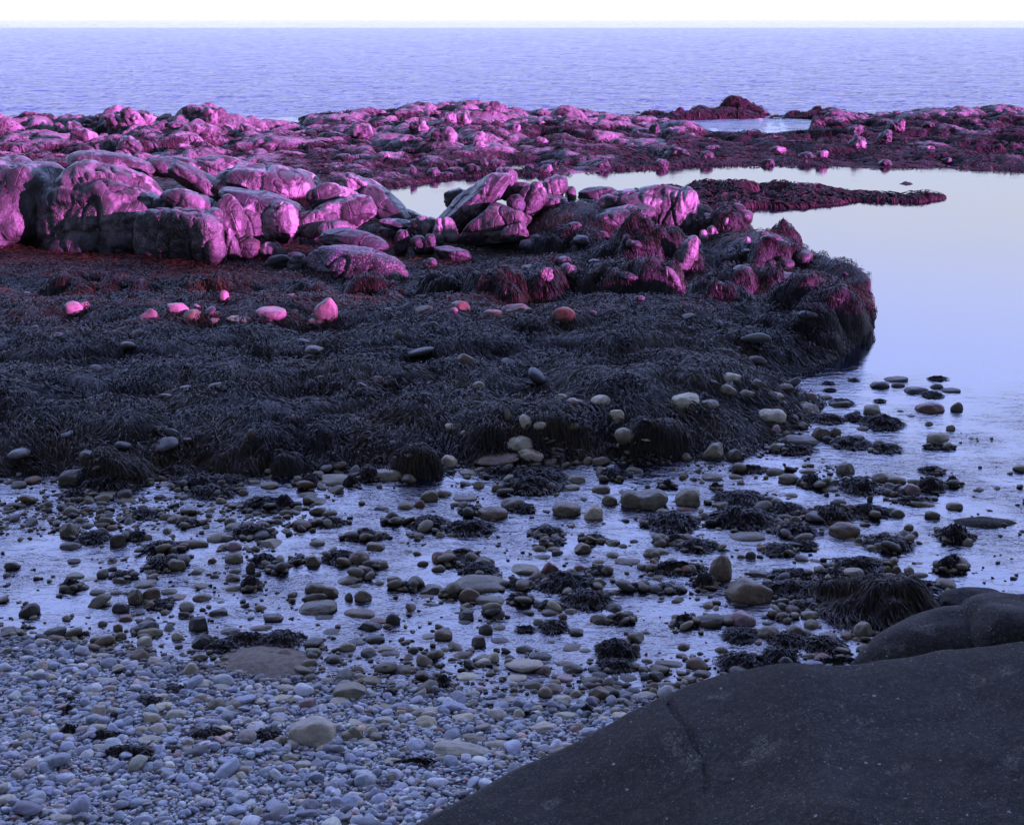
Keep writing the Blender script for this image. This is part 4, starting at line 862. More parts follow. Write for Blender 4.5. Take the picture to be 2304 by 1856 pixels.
ST['L'] = """490 215 160 190 bR1*upright orange-brown boulder speckled with barnacles at right|690 372 320 190 bR1*large brown boulder with a red right end, in front of the upright orange-brown one|420 530 210 105 kO*smooth dark oval boulder left of the pink barnacled one|640 525 195 125 pR1*pink barnacled boulder below the large red-ended one|620 390 150 60 dO|780 185 180 55 kO|900 165 90 50 oR|1415 205 150 100 gR1*grey barnacled boulder with a reddish edge beside the weed at right|1250 250 100 90 gW|815 610 170 95 oR1|1000 600 130 90 oR|1115 475 130 68 gO*smooth grey stone at the left foot of the big weed mound|1480 600 130 120 gR1*upright grey stone at the near edge of the big weed mound|1220 620 160 60 oO|1085 590 80 50 GR|1440 630 80 40 oO|
245 690 95 55 bR1|145 820 210 70 kO|500 710 95 55 GR|570 770 170 70 oR|50 900 110 70 kA|365 895 150 75 kA|275 920 110 60 GR|1650 160 60 60 oR|1715 160 65 60 oR|1510 85 100 55 oW|1340 110 60 50 oR|1115 750 90 50 GR|1360 740 90 40 bO|60 215 90 45 oO|1590 130 70 40 gO|1800 165 70 60 gR|1880 185 100 45 GR|1870 105 85 35 gO|1540 640 70 40 gR|1500 690 60 40 kR|360 410 80 35 kR|415 410 50 30 kR|800 480 50 35 kR|120 960 110 60 oR|30 990 70 50 gO|200 945 70 50 gR|300 945 80 35 oO|1180 700 110 40 gO|1410 660 80 30 oO|100 45 90 30 GO|700 55 70 55 kR|640 55 60 35 GO|1560 230 80 50 GO"""
ST['I'] = """540 245 140 120 gR*round grey boulder in front of a pale one, beyond the blocky stones|570 150 150 80 wR|250 330 200 105 wB*pale blocky boulder beside the shaggy weed dome|410 335 150 80 oB|265 350 130 60 gR|855 425 210 115 wO*big pale oval boulder with a cracked right end|910 195 170 60 bO*brown stone with a red right end near the water's edge|1095 250 130 65 rO|750 185 120 85 oR|680 260 130 80 GR|840 250 180 60 gO|1220 245 100 40 GO|1320 300 150 65 kO|1070 350 230 100 oR|1545 345 140 78 gB*grey loaf-shaped stone alone in rippled water|1590 170 150 65 dO|1710 130 170 55 kO|1725 165 100 45 dO|1845 210 180 70 dO|1990 175 100 50 dO|2090 205 140 50 dO|1945 342 200 90 rO*large brown-red boulder near the right edge of the stream|2130 325 90 80 GR|2000 550 150 80 gB|2090 460 60 45 gR|1600 580 90 60 gR|1190 520 130 90 bR1|1290 500 80 70 GR|1060 570 250 90 kO|
440 660 180 140 gW*tall grey pointed stone at the edge of the weed bed|870 610 80 65 gR|590 670 110 90 kR|878 500 62 80 PA*small upright bright pink stone below the big pale oval boulder|1360 770 130 100 oR1*barnacled stone standing on a tiny rock in bright water|440 810 140 50 oO1|965 825 140 70 oO1|1090 765 110 45 oO|1095 810 90 50 oR|1265 840 110 50 GA|235 800 60 40 oR|605 800 100 40 oO|270 985 180 130 gB1*grey cracked cube-like barnacled boulder|260 1020 140 35 rO*flat brick-red stone below the cube-like boulder|1610 820 140 70 oO1|1700 830 160 65 oO1|1815 905 120 90 pR1|1890 995 180 65 oO1|1965 1075 110 65 oA1|1350 1210 215 120 bO*big smooth brown oval boulder in the right half of the stream|1165 1110 220 110 dW|1010 1110 80 70 oR|680 1230 250 75 GO|1560 1300 110 55 gO|705 1350 70 60 bR|375 1075 80 50 oR|1250 890 120 45 GO|980 930 100 40 oO|
1760 1180 60 30 kR|1800 1150 70 45 oR|1845 1195 50 45 GR|1440 350 60 40 GR|1740 335 50 25 kO|1810 370 70 25 kO|1940 430 60 45 gR|1560 380 90 35 oO|1480 460 90 35 oO|1450 1075 100 30 gO|1720 1060 100 60 oR|1310 990 110 60 kO|1530 950 45 45 kR|1230 915 35 30 dR|840 950 70 40 GR|950 990 100 35 GO|480 945 60 35 GR|180 965 60 25 oO|610 740 90 35 kO|545 765 60 22 oO|1000 350 90 40 kR|1140 310 50 35 oR|920 290 80 40 uR|880 330 60 40 GO|950 1080 90 45 oO|360 1195 60 25 kO|480 1150 50 25 gO|90 1320 110 50 gR|40 1350 80 60 oR|310 1370 60 25 oO|1900 740 90 30 gO|2070 830 70 30 oO|2110 1010 120 60 oO|2000 1150 60 30 kO|1390 1230 90 35 oO|1450 1240 60 45 GR|1480 1270 120 40 GO|1100 1270 90 50 oR"""
ST['N'] = """840 475 180 70 wO*long pale grey stone on the wet shingle edge|1180 480 140 60 wO|1375 585 105 80 gR|1440 560 150 75 bO|1490 640 130 75 uA|1755 612 170 115 bR*large brown boulder on the shingle near the foreground boulder|1510 480 120 60 pR|2080 590 130 55 wO|930 540 80 40 PO*bright pink-red stone on the shingle edge|875 580 100 50 tO|2000 620 120 55 bO|555 800 150 90 wO|60 880 110 100 gR|500 730 120 70 gR|1195 745 85 80 wR|790 1002 400 112 uS*largest flat blue-grey slab on the shingle|880 905 180 70 gS|1070 960 230 80 uO|1355 835 190 90 wA|1520 740 180 60 uS|280 680 140 60 gO|325 1055 130 60 tO|420 990 110 70 gW|1350 1000 60 50 wR|1120 1030 80 50 tR|650 1035 90 50 gR|1460 990 150 75 gR|
270 780 120 70 uO|160 800 100 40 uO|180 860 80 70 uR|160 925 140 50 wO|590 720 170 80 uA|800 760 170 70 wA|400 800 80 45 gO|1600 820 110 70 gR|1900 740 130 60 wO|1780 760 90 50 wO|1700 640 110 70 uA|760 600 110 55 gA|870 640 80 55 wA|370 780 60 30 tO|1100 630 160 50 uO|1320 680 90 50 wA|1860 700 90 55 tA|650 900 120 45 uO|560 930 80 50 uR|1010 820 150 50 uO|370 720 80 60 wB|70 790 130 60 wA|1080 470 60 40 kR|1240 510 80 35 wO|1440 500 90 45 gA|1130 590 120 50 kO|1300 560 70 40 kR|1870 540 90 50 kA|1980 560 110 50 dO|2080 470 90 60 dA|1760 460 130 60 dA|1960 480 140 60 kA|1680 530 110 60 kR|1590 590 90 60 gR"""
ST['M'] = """1740 925 330 218 tR*largest tan boulder, cracked across its face, on the shingle|2010 880 150 92 gR*grey stone lying against the right side of the cracked tan boulder|1990 605 255 130 gB*large grey block split by cracks on the shingle|1545 552 130 65 tO*orange-tan stone above the largest tan boulder|1700 672 120 82 pB*salmon and white square stone above the largest tan boulder|1925 650 150 72 wO|1070 680 120 90 gR|1200 670 160 85 gA|405 418 130 65 tB|220 415 130 60 gA|640 352 120 55 tA|330 552 105 62 tR|215 590 100 55 wO|630 925 190 90 uA|300 957 185 58 uO|255 838 140 85 uA|545 852 120 72 wO|790 742 150 85 uO|620 770 150 100 wA|265 742 130 110 uA|1000 748 180 40 pS|1190 705 130 45 bO|300 500 180 55 uS|570 535 110 60 uO|680 545 100 68 uA|880 435 130 95 wW|1110 545 130 62 uA|1000 502 110 50 wB|960 625 90 68 uB|
620 980 100 42 uO|700 670 130 68 wA|1580 1045 120 72 gA|1660 1085 130 70 uA|500 655 100 50 uO|730 1000 70 38 uR|840 1020 90 45 uO|920 1050 130 55 gO|1215 1070 80 60 wA|960 695 60 50 wR|750 815 70 50 wO|650 830 110 60 uR|1140 840 120 70 wA|1340 850 130 50 uO|1270 930 110 65 kA|860 970 130 60 uA|460 590 90 50 uO|700 600 90 50 wO|1530 620 180 70 wA|1580 780 110 40 gO|1900 730 140 50 gO|2040 780 120 50 wA|1800 970 110 60 wA|1690 990 120 40 uO|2110 910 110 50 wO|1980 1010 50 50 wR|1290 1060 110 45 uO|1430 1060 110 40 gO|1500 930 110 80 gW|1030 870 70 40 gO|200 310 80 40 wO|80 190 60 35 tO|180 200 70 30 GO|280 310 90 40 wO|850 310 60 30 kO|1080 350 50 35 tO|1400 440 110 50 wO|1230 430 70 45 uO|1700 520 80 40 tO|2060 460 80 50 uR|1840 480 100 40 gO|70 830 60 40 uR|30 890 100 60 uO|120 1060 0 0 x"""
ST['G'] = """75 215 135 95 PO*pink oval boulder at the left edge of the weed bed|135 160 80 52 pR|520 235 150 120 pW*pink-grey fin-shaped rock rising left like a beak|700 190 160 105 PA*pointed pink boulder behind a grey rounded one|820 165 60 55 PA|790 235 120 75 gR|930 218 130 50 rW|1260 230 200 100 PR*lumpy bright pink boulder in the row of stones|1600 240 150 185 pR*tall upright boulder with a violet-pink right side|1410 195 60 50 oO|1455 215 110 30 bO|1540 262 110 48 pO|2045 222 75 65 oR|2040 345 60 75 oR|985 122 60 85 pA|1070 250 150 42 uO|920 250 90 40 uO|350 180 80 25 uO|180 185 60 20 gO|1820 658 80 68 oR*greenish round stone left of the rust-red one in the weed|1910 612 110 55 rO|2010 628 60 50 oR|2110 665 120 55 oO|1655 1222 200 75 gR1*grey barnacled boulder in the dark pool|1975 1192 195 82 gO*smooth pale-topped boulder standing in the dark pool|1260 1158 70 30 gO|75 1222 160 95 kB*dark blocky boulder at the left edge beside the small pool|
1160 1215 100 38 oO|165 1322 60 42 gR|270 1300 110 50 oR|160 1090 120 95 kR|630 1235 120 40 gO|1260 1242 110 50 gR|1140 1330 60 40 gR|1500 1300 130 45 oO|1570 1340 130 50 oW|540 980 80 30 gO|600 920 100 50 bA|1150 950 50 70 bA|1410 850 80 50 pR|1830 850 200 40 pS|700 1260 50 30 oR|1100 1280 60 40 oR|430 1310 70 30 oO|1400 1200 60 20 gO|1980 600 60 40 rO|1580 600 90 50 kB|1820 290 50 60 pR|330 760 50 40 bR"""
ST['H'] = """520 175 150 100 rR*dark red overhanging boulder with a pink edge in mid shore|490 190 62 60 PR|320 195 130 65 bR|870 190 200 90 rR*long red-brown weed-streaked boulder in mid shore|720 200 120 65 rR|1150 250 150 95 rO|560 505 120 105 bR*orange-brown boulder with weed combed over its left half|630 667 105 68 gR*smooth grey stone in the weed, right of the orange-brown boulder|1380 758 130 75 wR*smooth pale green-grey boulder among the weed mounds|1140 708 100 45 gO|1220 750 110 60 pR|1470 855 100 90 wA1|890 1045 180 88 wR1*pale barnacled boulder behind a second pale one|950 1092 170 78 wR1*front one of two pale barnacled boulders at the stream edge|740 1122 290 95 bO1*long tan barnacled boulder at the far edge of the stream|460 1112 100 85 wR1*pale stone thick with barnacles in the dark pool|1530 1055 150 92 gR1|1300 1092 60 50 gR|575 1162 110 42 gO|1405 1168 115 62 oR|1225 1210 120 62 gR|1200 1250 100 40 gO|750 1258 75 50 oR|1580 1150 110 45 oO|2050 1192 120 45 oO1|640 1237 70 50 gR|1380 1268 110 55 oO|830 1190 90 35 GO|1880 1175 60 35 oR|1780 1240 80 40 kA|430 1290 95 40 kO|
480 905 90 45 wA1|550 930 60 40 wA1|920 900 80 80 wA1|1010 920 80 50 wA1|1210 915 90 50 oO1|810 860 50 100 gA|1490 1000 40 25 wO|1940 600 60 40 gR|1930 740 1 0 x|100 655 50 25 gR|780 250 50 40 uR|1980 420 50 35 uR|1740 450 60 50 bR|1960 385 50 40 gA|1930 400 50 30 gA|2040 380 40 60 wA|1250 1030 40 20 wO|1100 1030 60 30 wO|1650 1030 60 20 wO|500 610 90 30 gO|1000 220 40 20 gO"""
TEMPL = {}
def templ(kind, i, sub=4):
    if (kind, i, sub) not in TEMPL:
        V, F = rock_shape({'oval': 1, 'round': 2, 'block': 3, 'angular': 4, 'slab': 5, 'wedge': 6}[kind] * 100 + i, sub, kind)
        TEMPL[(kind, i, sub)] = mk_mesh('cobble', V, F, M_STONE)
    return TEMPL[(kind, i, sub)]
STONES = []
def solve_dims(hp, a, wp, bf=.38):
    sa, ca = math.sin(a), math.cos(a); b = bf * wp
    def tot(c, b): return .3 * c * ca + math.sqrt(c * c * ca * ca + b * b * sa * sa) + .95 * b * sa
    while tot(.10 * wp, b) > hp and b > .12 * wp: b *= .93
    lo, hi = .08 * wp, 1.2 * wp
    for _ in range(30):
        m = (lo + hi) / 2
        if tot(m, b) > hp: hi = m
        else: lo = m
    return b, max(lo, .10 * wp)
def add_stone(reg, cx, base, w_, h_, col, kd, alpha, label):
    X, Y = fr(reg, cx, base); s = REG[reg][2]; P = hit(X, Y - 1); f = P[1] * CP - (P[2] - HC) * SP
    a = math.atan2(HC - P[2], P[1]); wm = w_ * s / FPX * f; hm = h_ * s / FPX * f
    b, c = solve_dims(hm, a, wm); x, y = P[0] * (1 + .95 * b / P[1]), P[1] + .95 * b
    z = max(P[2], min(samp(ZS, np.array([x]), np.array([y]))[0], P[2] + .25)) + (.3 if P[1] < 18 else .05) * c - .01
    STONES.append(dict(x=x, y=y, z=z, a=wm / 2, b=b, c=c, col=col, kd=kd, al=alpha, lab=label, X=X, Y=Y - h_ * s / 2, w=w_ * s))
for rg, txt in ST.items():
    for e in txt.replace('\n', '').split('|'):
        e = e.strip()
        if not e: continue
        body, _, lab = e.partition('*'); v = body.split()
        if v[4] == 'x' or float(v[3]) == 0: continue
        add_stone(rg, float(v[0]), float(v[1]), float(v[2]), float(v[3]), v[4][0], v[4][1], .8 if v[4].endswith('1') else 0.0, lab)
LM = [(s_['X'], s_['Y'], s_['lab']) for s_ in STONES if s_['lab']] + [(1280, 1375, 'x')] * 0
SHORT = [(l[0], l[1], l[2].split(',')[0].split(' in the ')[0].split(' at the ')[0].split(' with ')[0].split(' of the ')[0].split(' on the ')[0].split(' behind ')[0].split(' against ')[0].split(' below ')[0].split(' leaning ')[0].split(' beyond ')[0].split(' near ')[0].split(' beside ')[0].split(' above ')[0].split(' standing ')[0].split(' lying ')[0].split(' left ')[0].split(' right ')[0]) for l in LM]
def where(X, Y):
    d = [(((X - a) / 1.0) ** 2 + ((Y - b) * 1.8) ** 2, a, b, n) for a, b, n in SHORT]; _, a, b, n = min(d)
    dx, dy = X - a, (Y - b) * 1.8
    rel = ('just right of' if dx > 0 else 'just left of') if abs(dx) > abs(dy) else ('nearer than' if dy > 0 else 'beyond')
    return f'{rel} the {n}'
COUNT = {}
def zone_of(Y, y): return 'dry shingle' if y < 10.6 else ('shallow stream' if y < 16.6 else 'weed bed')
def put_stone(s_, i):
    r_ = random.Random(i * 7 + 3)
    o = bpy.data.objects.new('cobble', templ(KND[s_['kd']], r_.randrange(5), 5 if s_['w'] > 55 else 4)); COL.objects.link(o)
    o.location = (s_['x'], s_['y'], s_['z']); flip = r_.choice((-1, 1))
    o.scale = (s_['a'] * 1.03, s_['b'] * 1.05, s_['c'])
    o.rotation_euler = (R(r_.uniform(-4, 4)), R(r_.uniform(-7, 7)), R(r_.uniform(-9, 9) + (180 if flip < 0 else 0)))
    c = CLR[s_['col']]; j = r_.uniform(.85, 1.18); o.color = (c[0] * j, c[1] * j * r_.uniform(.96, 1.03), c[2] * j * r_.uniform(.92, 1.05), s_['al'])
    if s_['lab']: tag(o, s_['lab'], 'stone' if s_['w'] < 45 else 'boulder')
    else:
        sz = 'small' if s_['w'] < 25 else ('middling' if s_['w'] < 42 else 'large')
        lb = f"{sz} {CNM[s_['col']]} {KNM[s_['kd']]} {'barnacled ' if s_['al'] > 0 else ''}stone {where(s_['X'], s_['Y'])}"
        tag(o, ' '.join(lb.split()[:16]), 'stone', {'dry shingle': 'cobbles on the dry shingle', 'shallow stream': 'cobbles in the shallow stream', 'weed bed': 'stones showing in the weed bed'}[zone_of(s_['Y'], s_['y'])])
    return o
RANK = sorted(STONES, key=lambda q: -(q['w'] + (1000 if q['lab'] else 0))); KEEP = set(id(q) for q in RANK[:297])
for i, s_ in enumerate(STONES):
    if id(s_) in KEEP: put_stone(s_, i)
def rest():
    Vs, Fs, Cs, n0 = [], [], [], 0; r_ = random.Random(4)
    for i, s_ in enumerate(STONES):
        if id(s_) in KEEP: continue
        V, F = rock_shape(300 + i % 23, 3, KND[s_['kd']]); a = R(r_.uniform(-12, 12)); ca, sa = math.cos(a), math.sin(a)
        V = V * np.array([s_['a'] * 1.03, s_['b'] * 1.05, s_['c']]); V = np.stack([V[:, 0] * ca - V[:, 1] * sa, V[:, 0] * sa + V[:, 1] * ca, V[:, 2] + .1 * V[:, 0] * r_.uniform(-1, 1)], -1)
        Vs.append(V + np.array([s_['x'], s_['y'], s_['z']])); Fs.append(F + n0); n0 += len(V); Cs.append(np.repeat(np.array([CLR[s_['col']]]) * r_.uniform(.85, 1.15), len(V), 0))
    tag(link('cobbles', mk_mesh('cobbles', np.concatenate(Vs), np.concatenate(Fs), M_PEB, colors=np.concatenate(Cs))), 'lesser cobbles lying between the large ones', 'stones', kind='stuff')
rest()
print('named stones', len(STONES))

# ------------------------------------------------------------------ countless small stones
def scatter(name, label, N, sampler, cols, seed, subs=1, avoid=True, clus=None):
    r_ = np.random.default_rng(seed); x, y, rad = sampler(r_, N)
    ok = in_view(x, y, 220)
    x, y, rad = x[ok], y[ok], rad[ok]
    if avoid:
        for s_ in STONES:
            if s_['y'] > 19: continue
            q = ((x - s_['x']) / (s_['a'] * .9)) ** 2 + ((y - s_['y']) / (s_['b'] * .9)) ** 2
            k = q > 1; x, y, rad = x[k], y[k], rad[k]
    n = len(x); z = samp(ZS, x, y); z = np.maximum(z, -.25 * rad) if 'small' in name else z; z = z + (rad * .35 if seed in (66, 65) else 0); T = []
    for k in range(14): T.append(rock_shape(500 + k, subs, ('angular', 'oval', 'angular', 'block', 'wedge', 'angular', 'round')[k % 7])[0])
    T = np.array(T); F0 = ICO[subs][1]; nv = T.shape[1]
    V = T[r_.integers(0, 14, n)]
    asp = np.stack([r_.uniform(.85, 1.35, n), r_.uniform(.7, 1.0, n), r_.uniform(.30, .62, n)], -1) * rad[:, None]
    V = V * asp[:, None, :]
    tx, ty, a = r_.normal(0, .22, n), r_.normal(0, .22, n), r_.uniform(0, 6.283, n)
    c_, s__ = np.cos(tx)[:, None], np.sin(tx)[:, None]; Y_, Z_ = V[..., 1] * c_ - V[..., 2] * s__, V[..., 1] * s__ + V[..., 2] * c_
    c_, s__ = np.cos(ty)[:, None], np.sin(ty)[:, None]; X_, Z_ = V[..., 0] * c_ + Z_ * s__, -V[..., 0] * s__ + Z_ * c_
    c_, s__ = np.cos(a)[:, None], np.sin(a)[:, None]; X2, Y2 = X_ * c_ - Y_ * s__, X_ * s__ + Y_ * c_
    up = rad * r_.uniform(.05, .55, n)
    V = np.stack([X2 + x[:, None], Y2 + y[:, None], Z_ + (z + up)[:, None]], -1).reshape(-1, 3)
    F = (F0[None] + (np.arange(n) * nv)[:, None, None]).reshape(-1, 3)
    P, W = np.array([c[:3] for c in cols]), np.array([c[3] for c in cols]); W = W / W.sum()
    C = P[r_.choice(len(P), n, p=W)] * r_.uniform(.75, 1.25, n)[:, None] * r_.normal(1, .03, (n, 3))
    wet = sstep(-.05, .45, samp(GG, x, y)); C = C * (.36 + .64 * wet)[:, None] if name == 'pebbles' else C
    me = mk_mesh(name, V, F, M_PEB, colors=np.repeat(np.clip(C, .01, .8), nv, 0))
    tag(link(name, me), label, 'stones', kind='stuff'); print(name, n)
def s_peb(lo, hi, med, sg):
    def f(r_, N):
        y = r_.uniform(7.6, 12.0, N); x = r_.uniform(-6.4, 4.2, N); g = samp(GG, x, y)
        k = (g > -.12) & (x < np.interp(y, [8, 9, 10, 11], [1.2, 3.2, 4.2, 4.2])); x, y = x[k], y[k]
        return x, y, np.clip(np.exp(r_.normal(math.log(med), sg, len(x))), lo, hi)
    return f
DRY = [(0.338, 0.365, 0.397, 30), (0.27, 0.297, 0.323, 24), (0.459, 0.472, 0.459, 16), (0.203, 0.209, 0.212, 10), (0.365, 0.324, 0.236, 7), (0.567, 0.553, 0.485, 6), (0.27, 0.243, 0.174, 5), (0.486, 0.324, 0.248, 1.6), (0.23, 0.121, 0.0869, 0.8), (0.081, 0.081, 0.0745, 3)]
WET = [(0.0486, 0.042, 0.0231, 24), (0.108, 0.088, 0.0392, 22), (0.081, 0.066, 0.0294, 16), (0.14, 0.12, 0.0665, 12), (0.13, 0.08, 0.035, 8), (0.216, 0.19, 0.112, 4), (0.173, 0.065, 0.028, 1.5)]
scatter('pebbles', 'dense bank of small blue-grey pebbles forming the dry shingle', 52000, s_peb(.010, .042, .019, .32), DRY, 61, 1)
scatter('pebbles', 'scattered larger pebbles lying on top of the dry shingle bank', 6500, s_peb(.026, .095, .038, .36), DRY, 62, 3)
def s_str(lo, hi, med, sg, pw):
    def f(r_, N):
        y = r_.uniform(10.2, 18.2, N); x = r_.uniform(-9.5, 9.0, N); g = -samp(GG, x, y); sd = samp(SD, x, y)
        d = .26 + 1.0 * np.exp(-np.maximum(g, 0) / .55) + .85 * np.exp(-((x + 5.2) / 2.6) ** 2 - ((y - 14.6) / .65) ** 2) + .35 * sstep(-.5, -.1, sd) + 1.0 * n2(x, y, .8, 51., 3, 1.6)
        d = d - .5 * np.exp(-((x - 6.2) / 1.8) ** 2 - ((y - 17.5) / 1.2) ** 2)
        k = (g > -.1) & (sd < .15) & (samp(ZS, x, y) < .07) & (r_.uniform(0, 1, N) < np.clip(d, 0, 1) ** pw); x, y = x[k], y[k]
        return x, y, np.clip(np.exp(r_.normal(math.log(med), sg, len(x))), lo, hi)
    return f
scatter('small_stones', 'countless small wet stones strewn through the shallow stream', 30000, s_str(.012, .05, .024, .38, 2.2), WET, 63, 1)
scatter('small_stones', 'wet fist-sized stones strewn through the shallow stream', 5200, s_str(.04, .13, .060, .36, 2.2), WET, 64, 3)
def s_weed(r_, N):
    y = r_.uniform(15.5, 27, N); x = r_.uniform(-11, 9.5, N); sd = samp(SD, x, y); d = np.exp(-np.maximum(sd, 0) / .7) * .6 + .10 + .9 * (n2(x, y, .5, 53., 3) > .28) * .5
    d += .8 * np.exp(-((x - 5.2) / 1.6) ** 2 - ((y - 19.6) / 1.3) ** 2); d = d * (OWN[((y - GY0) / GS).astype(int), ((x - GX0) / GS).astype(int)] < 0)
    k = (sd > np.where(y > 19.5, .25, -.3)) & (r_.uniform(0, 1, N) < d * .5); return x[k], y[k], np.clip(np.exp(r_.normal(math.log(.065), .5, k.sum())), .02, .24)
scatter('small_stones', 'small pale stones showing between the fronds of the weed bed', 3200, s_weed, [(.10, .095, .08, 5), (.2, .2, .18, 2), (.10, .07, .05, 3), (.05, .045, .04, 4)], 65, 3)

# ------------------------------------------------------------------ sand patch
def sand():
    X, Y = fr('J', 1450, 1310); P = hit(X, Y - 3); c = hit(*fr('J', 1430, 1240))
    rx, ry = .56, .44; x, y = np.meshgrid(np.linspace(-rx, rx, 90), np.linspace(-ry, ry, 50)); ox, oy = c[0], c[1] - .1
    q = np.sqrt((x / rx) ** 2 + (y / ry) ** 2 + .25 * (x / rx) * (y / ry)); z = .085 * (1 - q ** 1.7) + .016 * n2(x, y, 5, 4.0, 4) - .02
    z = np.where(q > 1.1, -.1, z)
    o = link('sand_patch', mk_mesh('sand_patch', np.stack([x, y, z], -1).reshape(-1, 3), grid_faces(50, 90), M_SAND), loc=(ox, oy, 0))
    tag(o, kind='structure'); return ox, oy
SAND = sand()

# ------------------------------------------------------------------ clumps of wrack
CL = {}
CL['J'] = "1310 400 280 75|950 60 330 90|330 95 320 140|1040 130 300 80|1400 220 300 90|230 445 200 80|520 430 120 60|700 640 220 100|700 520 240 90|1400 600 160 80|1490 650 120 40|1310 770 130 85|880 325 150 40|1930 590 220 90|1860 320 200 45|560 270 200 55|1540 200 130 95|690 900 160 60|2100 410 110 60|420 700 120 50|90 140 170 70|60 770 120 70|1640 580 90 30"
CL['K'] = "575 350 240 100|850 380 320 90|1380 400 200 70|1230 230 140 60|1280 100 420 120|130 420 240 55|320 310 110 40|1710 435 140 45|1420 460 130 50|800 530 180 30|770 600 200 70|920 680 230 100|1500 770 400 125|1660 890 330 120|1190 860 140 70|1200 760 170 60|1410 900 160 40|1240 1050 120 30|1430 1060 180 85|1860 1250 260 140|1890 1000 160 50|1860 1330 220 80|430 770 150 50|130 690 130 60|200 620 100 30|1990 770 150 40|700 810 50 30|850 245 130 60|1000 940 60 30|1740 660 160 50"
CL['I'] = "640 1000 330 120|640 1140 470 150|140 1165 350 140|1240 1110 260 120|1600 455 270 100|1390 590 250 80|1630 615 210 60|1450 900 260 110|1120 855 160 80|690 745 230 35|1940 890 180 95|1690 910 130 50|1830 975 200 55|950 1040 230 70|1500 1060 330 80|1000 1200 270 95|900 1335 200 85|1080 1290 150 65|1640 1300 300 110|1450 1440 380 100|200 1440 340 60|330 1300 250 80|180 1250 220 50|2100 1420 130 190|2110 1240 200 130|2100 850 90 60|1960 760 150 45|460 870 60 40|130 860 80 50|1960 235 130 40|2000 590 160 25|1230 410 220 60|1330 290 160 45|1240 145 70 15|1420 122 60 12|1250 190 80 12|2000 110 120 20|1900 330 60 25|1600 270 60 20|1420 400 130 50|1000 620 260 60"
CL['L'] = "380 260 140 170|980 315 350 110|980 200 260 70|250 530 130 80|1050 425 210 70|920 485 130 60|950 665 230 95|1200 710 280 110|650 850 330 130|900 800 240 130|620 640 200 90|1800 285 350 80|1630 230 90 45|110 290 170 55|180 150 330 55|640 600 190 60|1300 800 300 60|2060 160 160 100|1280 200 230 70"
CL['M'] = "260 885 240 60|600 650 160 70|380 745 150 50|50 850 90 90|460 1015 350 90|50 620 80 40|50 700 60 50|1020 885 250 85|1430 905 200 100|620 545 110 35|770 560 120 55|740 985 120 55|1290 205 260 60|1530 240 260 110|1100 270 200 70|440 440 90 30|560 1070 200 60"
CL['N'] = "300 585 150 45|665 500 80 65|1250 730 60 40|480 1060 250 35|1660 700 60 50|1270 960 90 50"
CL['H'] = "150 1170 140 80|1650 1100 220 90|1050 1090 160 60|1000 1230 330 110|1450 1190 160 70|780 1170 260 60|1150 1100 130 50"
CL['G'] = "1500 1230 160 70|1750 1230 90 80|1860 1200 130 80|1000 1230 230 70|360 1250 280 90|700 1180 250 80"
CLPOS = []
def clump(reg, cx, base, w_, h_, i):
    X, Y = fr(reg, cx, base); s = REG[reg][2]; P = hit(X, Y - 1); f = P[1] * CP - (P[2] - HC) * SP; a = math.atan2(HC - P[2], P[1])
    wm = w_ * s / FPX * f; hm = h_ * s / FPX * f; b, c = solve_dims(hm * 1.02, a, wm, .46); c = min(c, .26 * wm + .02); x0, y0 = P[0] * (1 + b / P[1]), P[1] + .95 * b
    z0 = max(P[2], 0); r_ = np.random.default_rng(900 + i); sd = i * 2.7; ra = wm / 2
    def zf(x, y):
        q = np.hypot(x / ra, y / b) * (1 + .55 * n2(x, y, 1.9 / ra, sd, 3) + .25 * n2(x, y, 5 / ra, sd + 2, 2))
        return 1.25 * c * np.clip(1 - q ** 1.8, -.02, 1) * (1 + .5 * n2(x, y, 4.5 / ra, sd + 5, 2))
    n = 26; gx_, gy_ = np.meshgrid(np.linspace(-1.1, 1.1, n) * ra, np.linspace(-1.1, 1.1, n) * b); gz = zf(gx_, gy_)
    V0 = np.stack([gx_, gy_, gz - .006], -1).reshape(-1, 3); F0 = grid_faces(n, n)
    keep = (gz.ravel()[F0] > -.01 * c).any(1); F0 = F0[keep]
    CLPOS.append((x0, y0, ra, b, c)); area = ra * b; cnt = int(np.clip(260 + area * 8500, 200, 4200)); th = r_.uniform(0, 6.283, cnt); rr = np.sqrt(r_.uniform(0, 1, cnt)) * .93
    P0 = np.stack([np.cos(th) * rr * ra, np.sin(th) * rr * b], -1)
    sc = float(np.clip(ra * .11, .012, .030))
    V, F, t = strands(zf, P0, 5, sc, float(np.clip(.008 + ra * .008, .008, .014)), 2.2 / ra, 950 + i, down=.7, lift=.14 * c + .012, fseed=sd, curl=1.8)
    V[:, 2] = np.maximum(V[:, 2], -.004)
    VV = np.concatenate([V0, V]); FF = np.concatenate([F0, F + len(V0)]); tt = np.concatenate([np.full(len(V0), .12), t])
    o = link('seaweed_clump', mk_mesh('seaweed_clump', VV, FF, M_CLUMP, {'tint': tt}), loc=(x0, y0, z0))
    asp = w_ / h_; shape = 'long low' if asp > 3.3 else ('tall bushy' if asp < 1.9 else 'mounded'); sz = 'small' if w_ * s < 45 else ('large' if w_ * s > 85 else 'middling')
    lb = LBL.get((reg, cx, base)) or f'{sz} {shape} clump of dark weed {where(X, Y - h_ * s / 2)}'
    tag(o, ' '.join(lb.split()[:16]), 'seaweed', 'clumps of dark weed in and beside the stream')
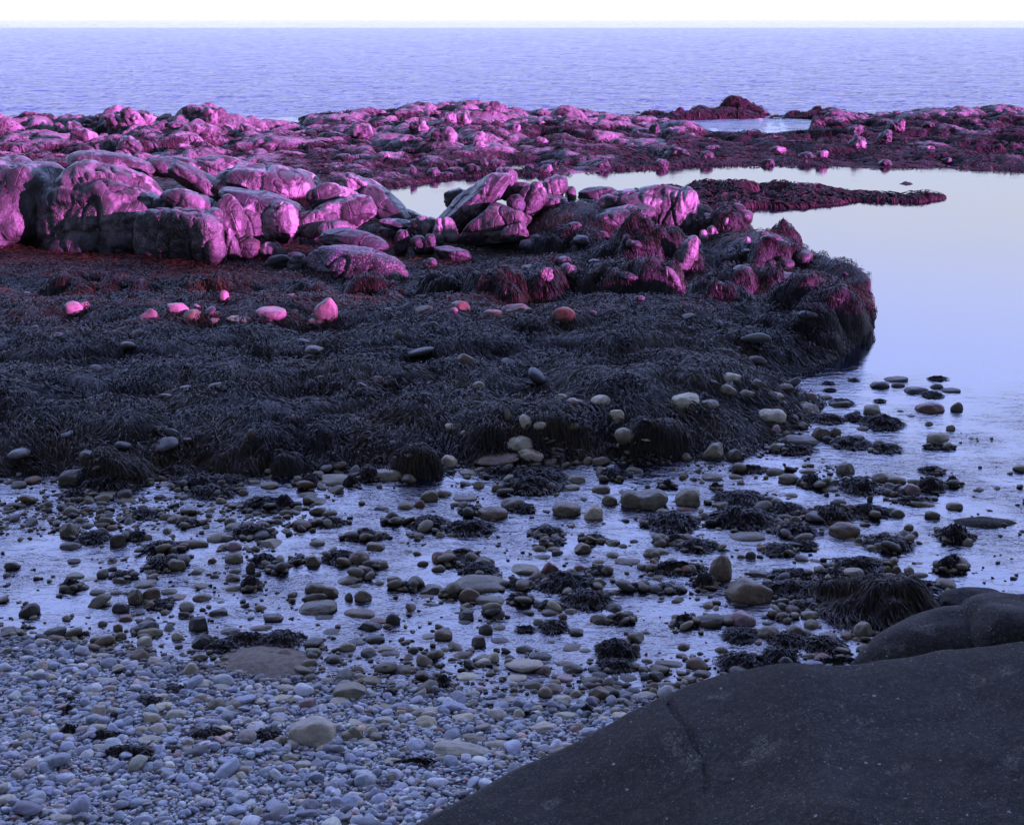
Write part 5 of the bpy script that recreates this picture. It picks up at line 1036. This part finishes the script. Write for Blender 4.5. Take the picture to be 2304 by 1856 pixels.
LBL = {('I', 640, 1140): 'largest shaggy mound of dark weed in the stream, below the cube-like boulder', ('I', 140, 1165): 'shaggy weed cone standing left of the largest shaggy mound',
       ('M', 1290, 205): 'dark string of weed draped over the far edge of the sand patch', ('M', 1530, 240): 'tangled weed heaped on top of the sand patch', ('M', 1100, 270): 'weed trailing left from the sand patch',
       ('K', 1660, 890): 'weed hanging like hair over a low boulder in mid stream', ('L', 380, 260): 'weed heaped against the left side of the upright orange-brown boulder'}
k = 0
for rg, txt in CL.items():
    for e in txt.split('|'):
        v = [float(q) for q in e.split()]; clump(rg, v[0], v[1], v[2], v[3], k); k += 1

def s_clump(r_, N):
    C = np.array([q for q in CLPOS if 11.6 < q[1] < 17.5]); C = C[r_.integers(0, len(C), N)]; th = r_.uniform(0, 6.283, N); q = r_.uniform(.6, 1.45, N)
    return C[:, 0] + np.cos(th) * q * C[:, 2], C[:, 1] + np.sin(th) * q * C[:, 3], np.clip(np.exp(r_.normal(math.log(.036), .45, N)), .012, .10)
scatter('small_stones', 'stones caught in and around the clumps of weed', 2100, s_clump, WET, 66, 2)

def big_weed():
    """the large combed weed mound beside the dark boulders at right"""
    m = mound_px('L', 1600, 235, 545, 900, 0.02, 1.0, 2.2); m[4] = min(m[4], .62); cx, cy, rx, ry = m[:4]
    n, k = 110, 70; x, y = np.meshgrid(np.linspace(cx - rx * 1.3, cx + rx * 1.3, n), np.linspace(cy - ry * 1.3, cy + ry * 1.3, k)); z = np.maximum(dome_z(m, x, y), -.3)
    o = link('weed_mound', mk_mesh('weed_mound', np.stack([x - cx, y - cy, z], -1).reshape(-1, 3), grid_faces(k, n), M_SHORE, {'zone': np.ones(n * k), 'gravel': np.zeros(n * k)}), loc=(cx, cy, 0))
    tag(o, 'biggest combed mound of glistening weed, beside the smooth dark boulder at lower right', 'seaweed')
    r_ = np.random.default_rng(77); P = np.stack([r_.uniform(cx - rx * 1.1, cx + rx * 1.1, 9000), r_.uniform(cy - ry * 1.1, cy + ry * 1.1, 9000)], -1)
    zf = lambda a, b: np.maximum(dome_z(m, a, b), 0); P = P[zf(P[:, 0], P[:, 1]) > .02]
    V, F, t = strands(zf, P, 6, .045, .010, 1.4, 78, down=1.4, lift=.05, curl=.7)
    link('fronds', mk_mesh('fronds', V - np.array([cx, cy, 0]), F, M_WEED, {'tint': t}), parent=o)
big_weed()
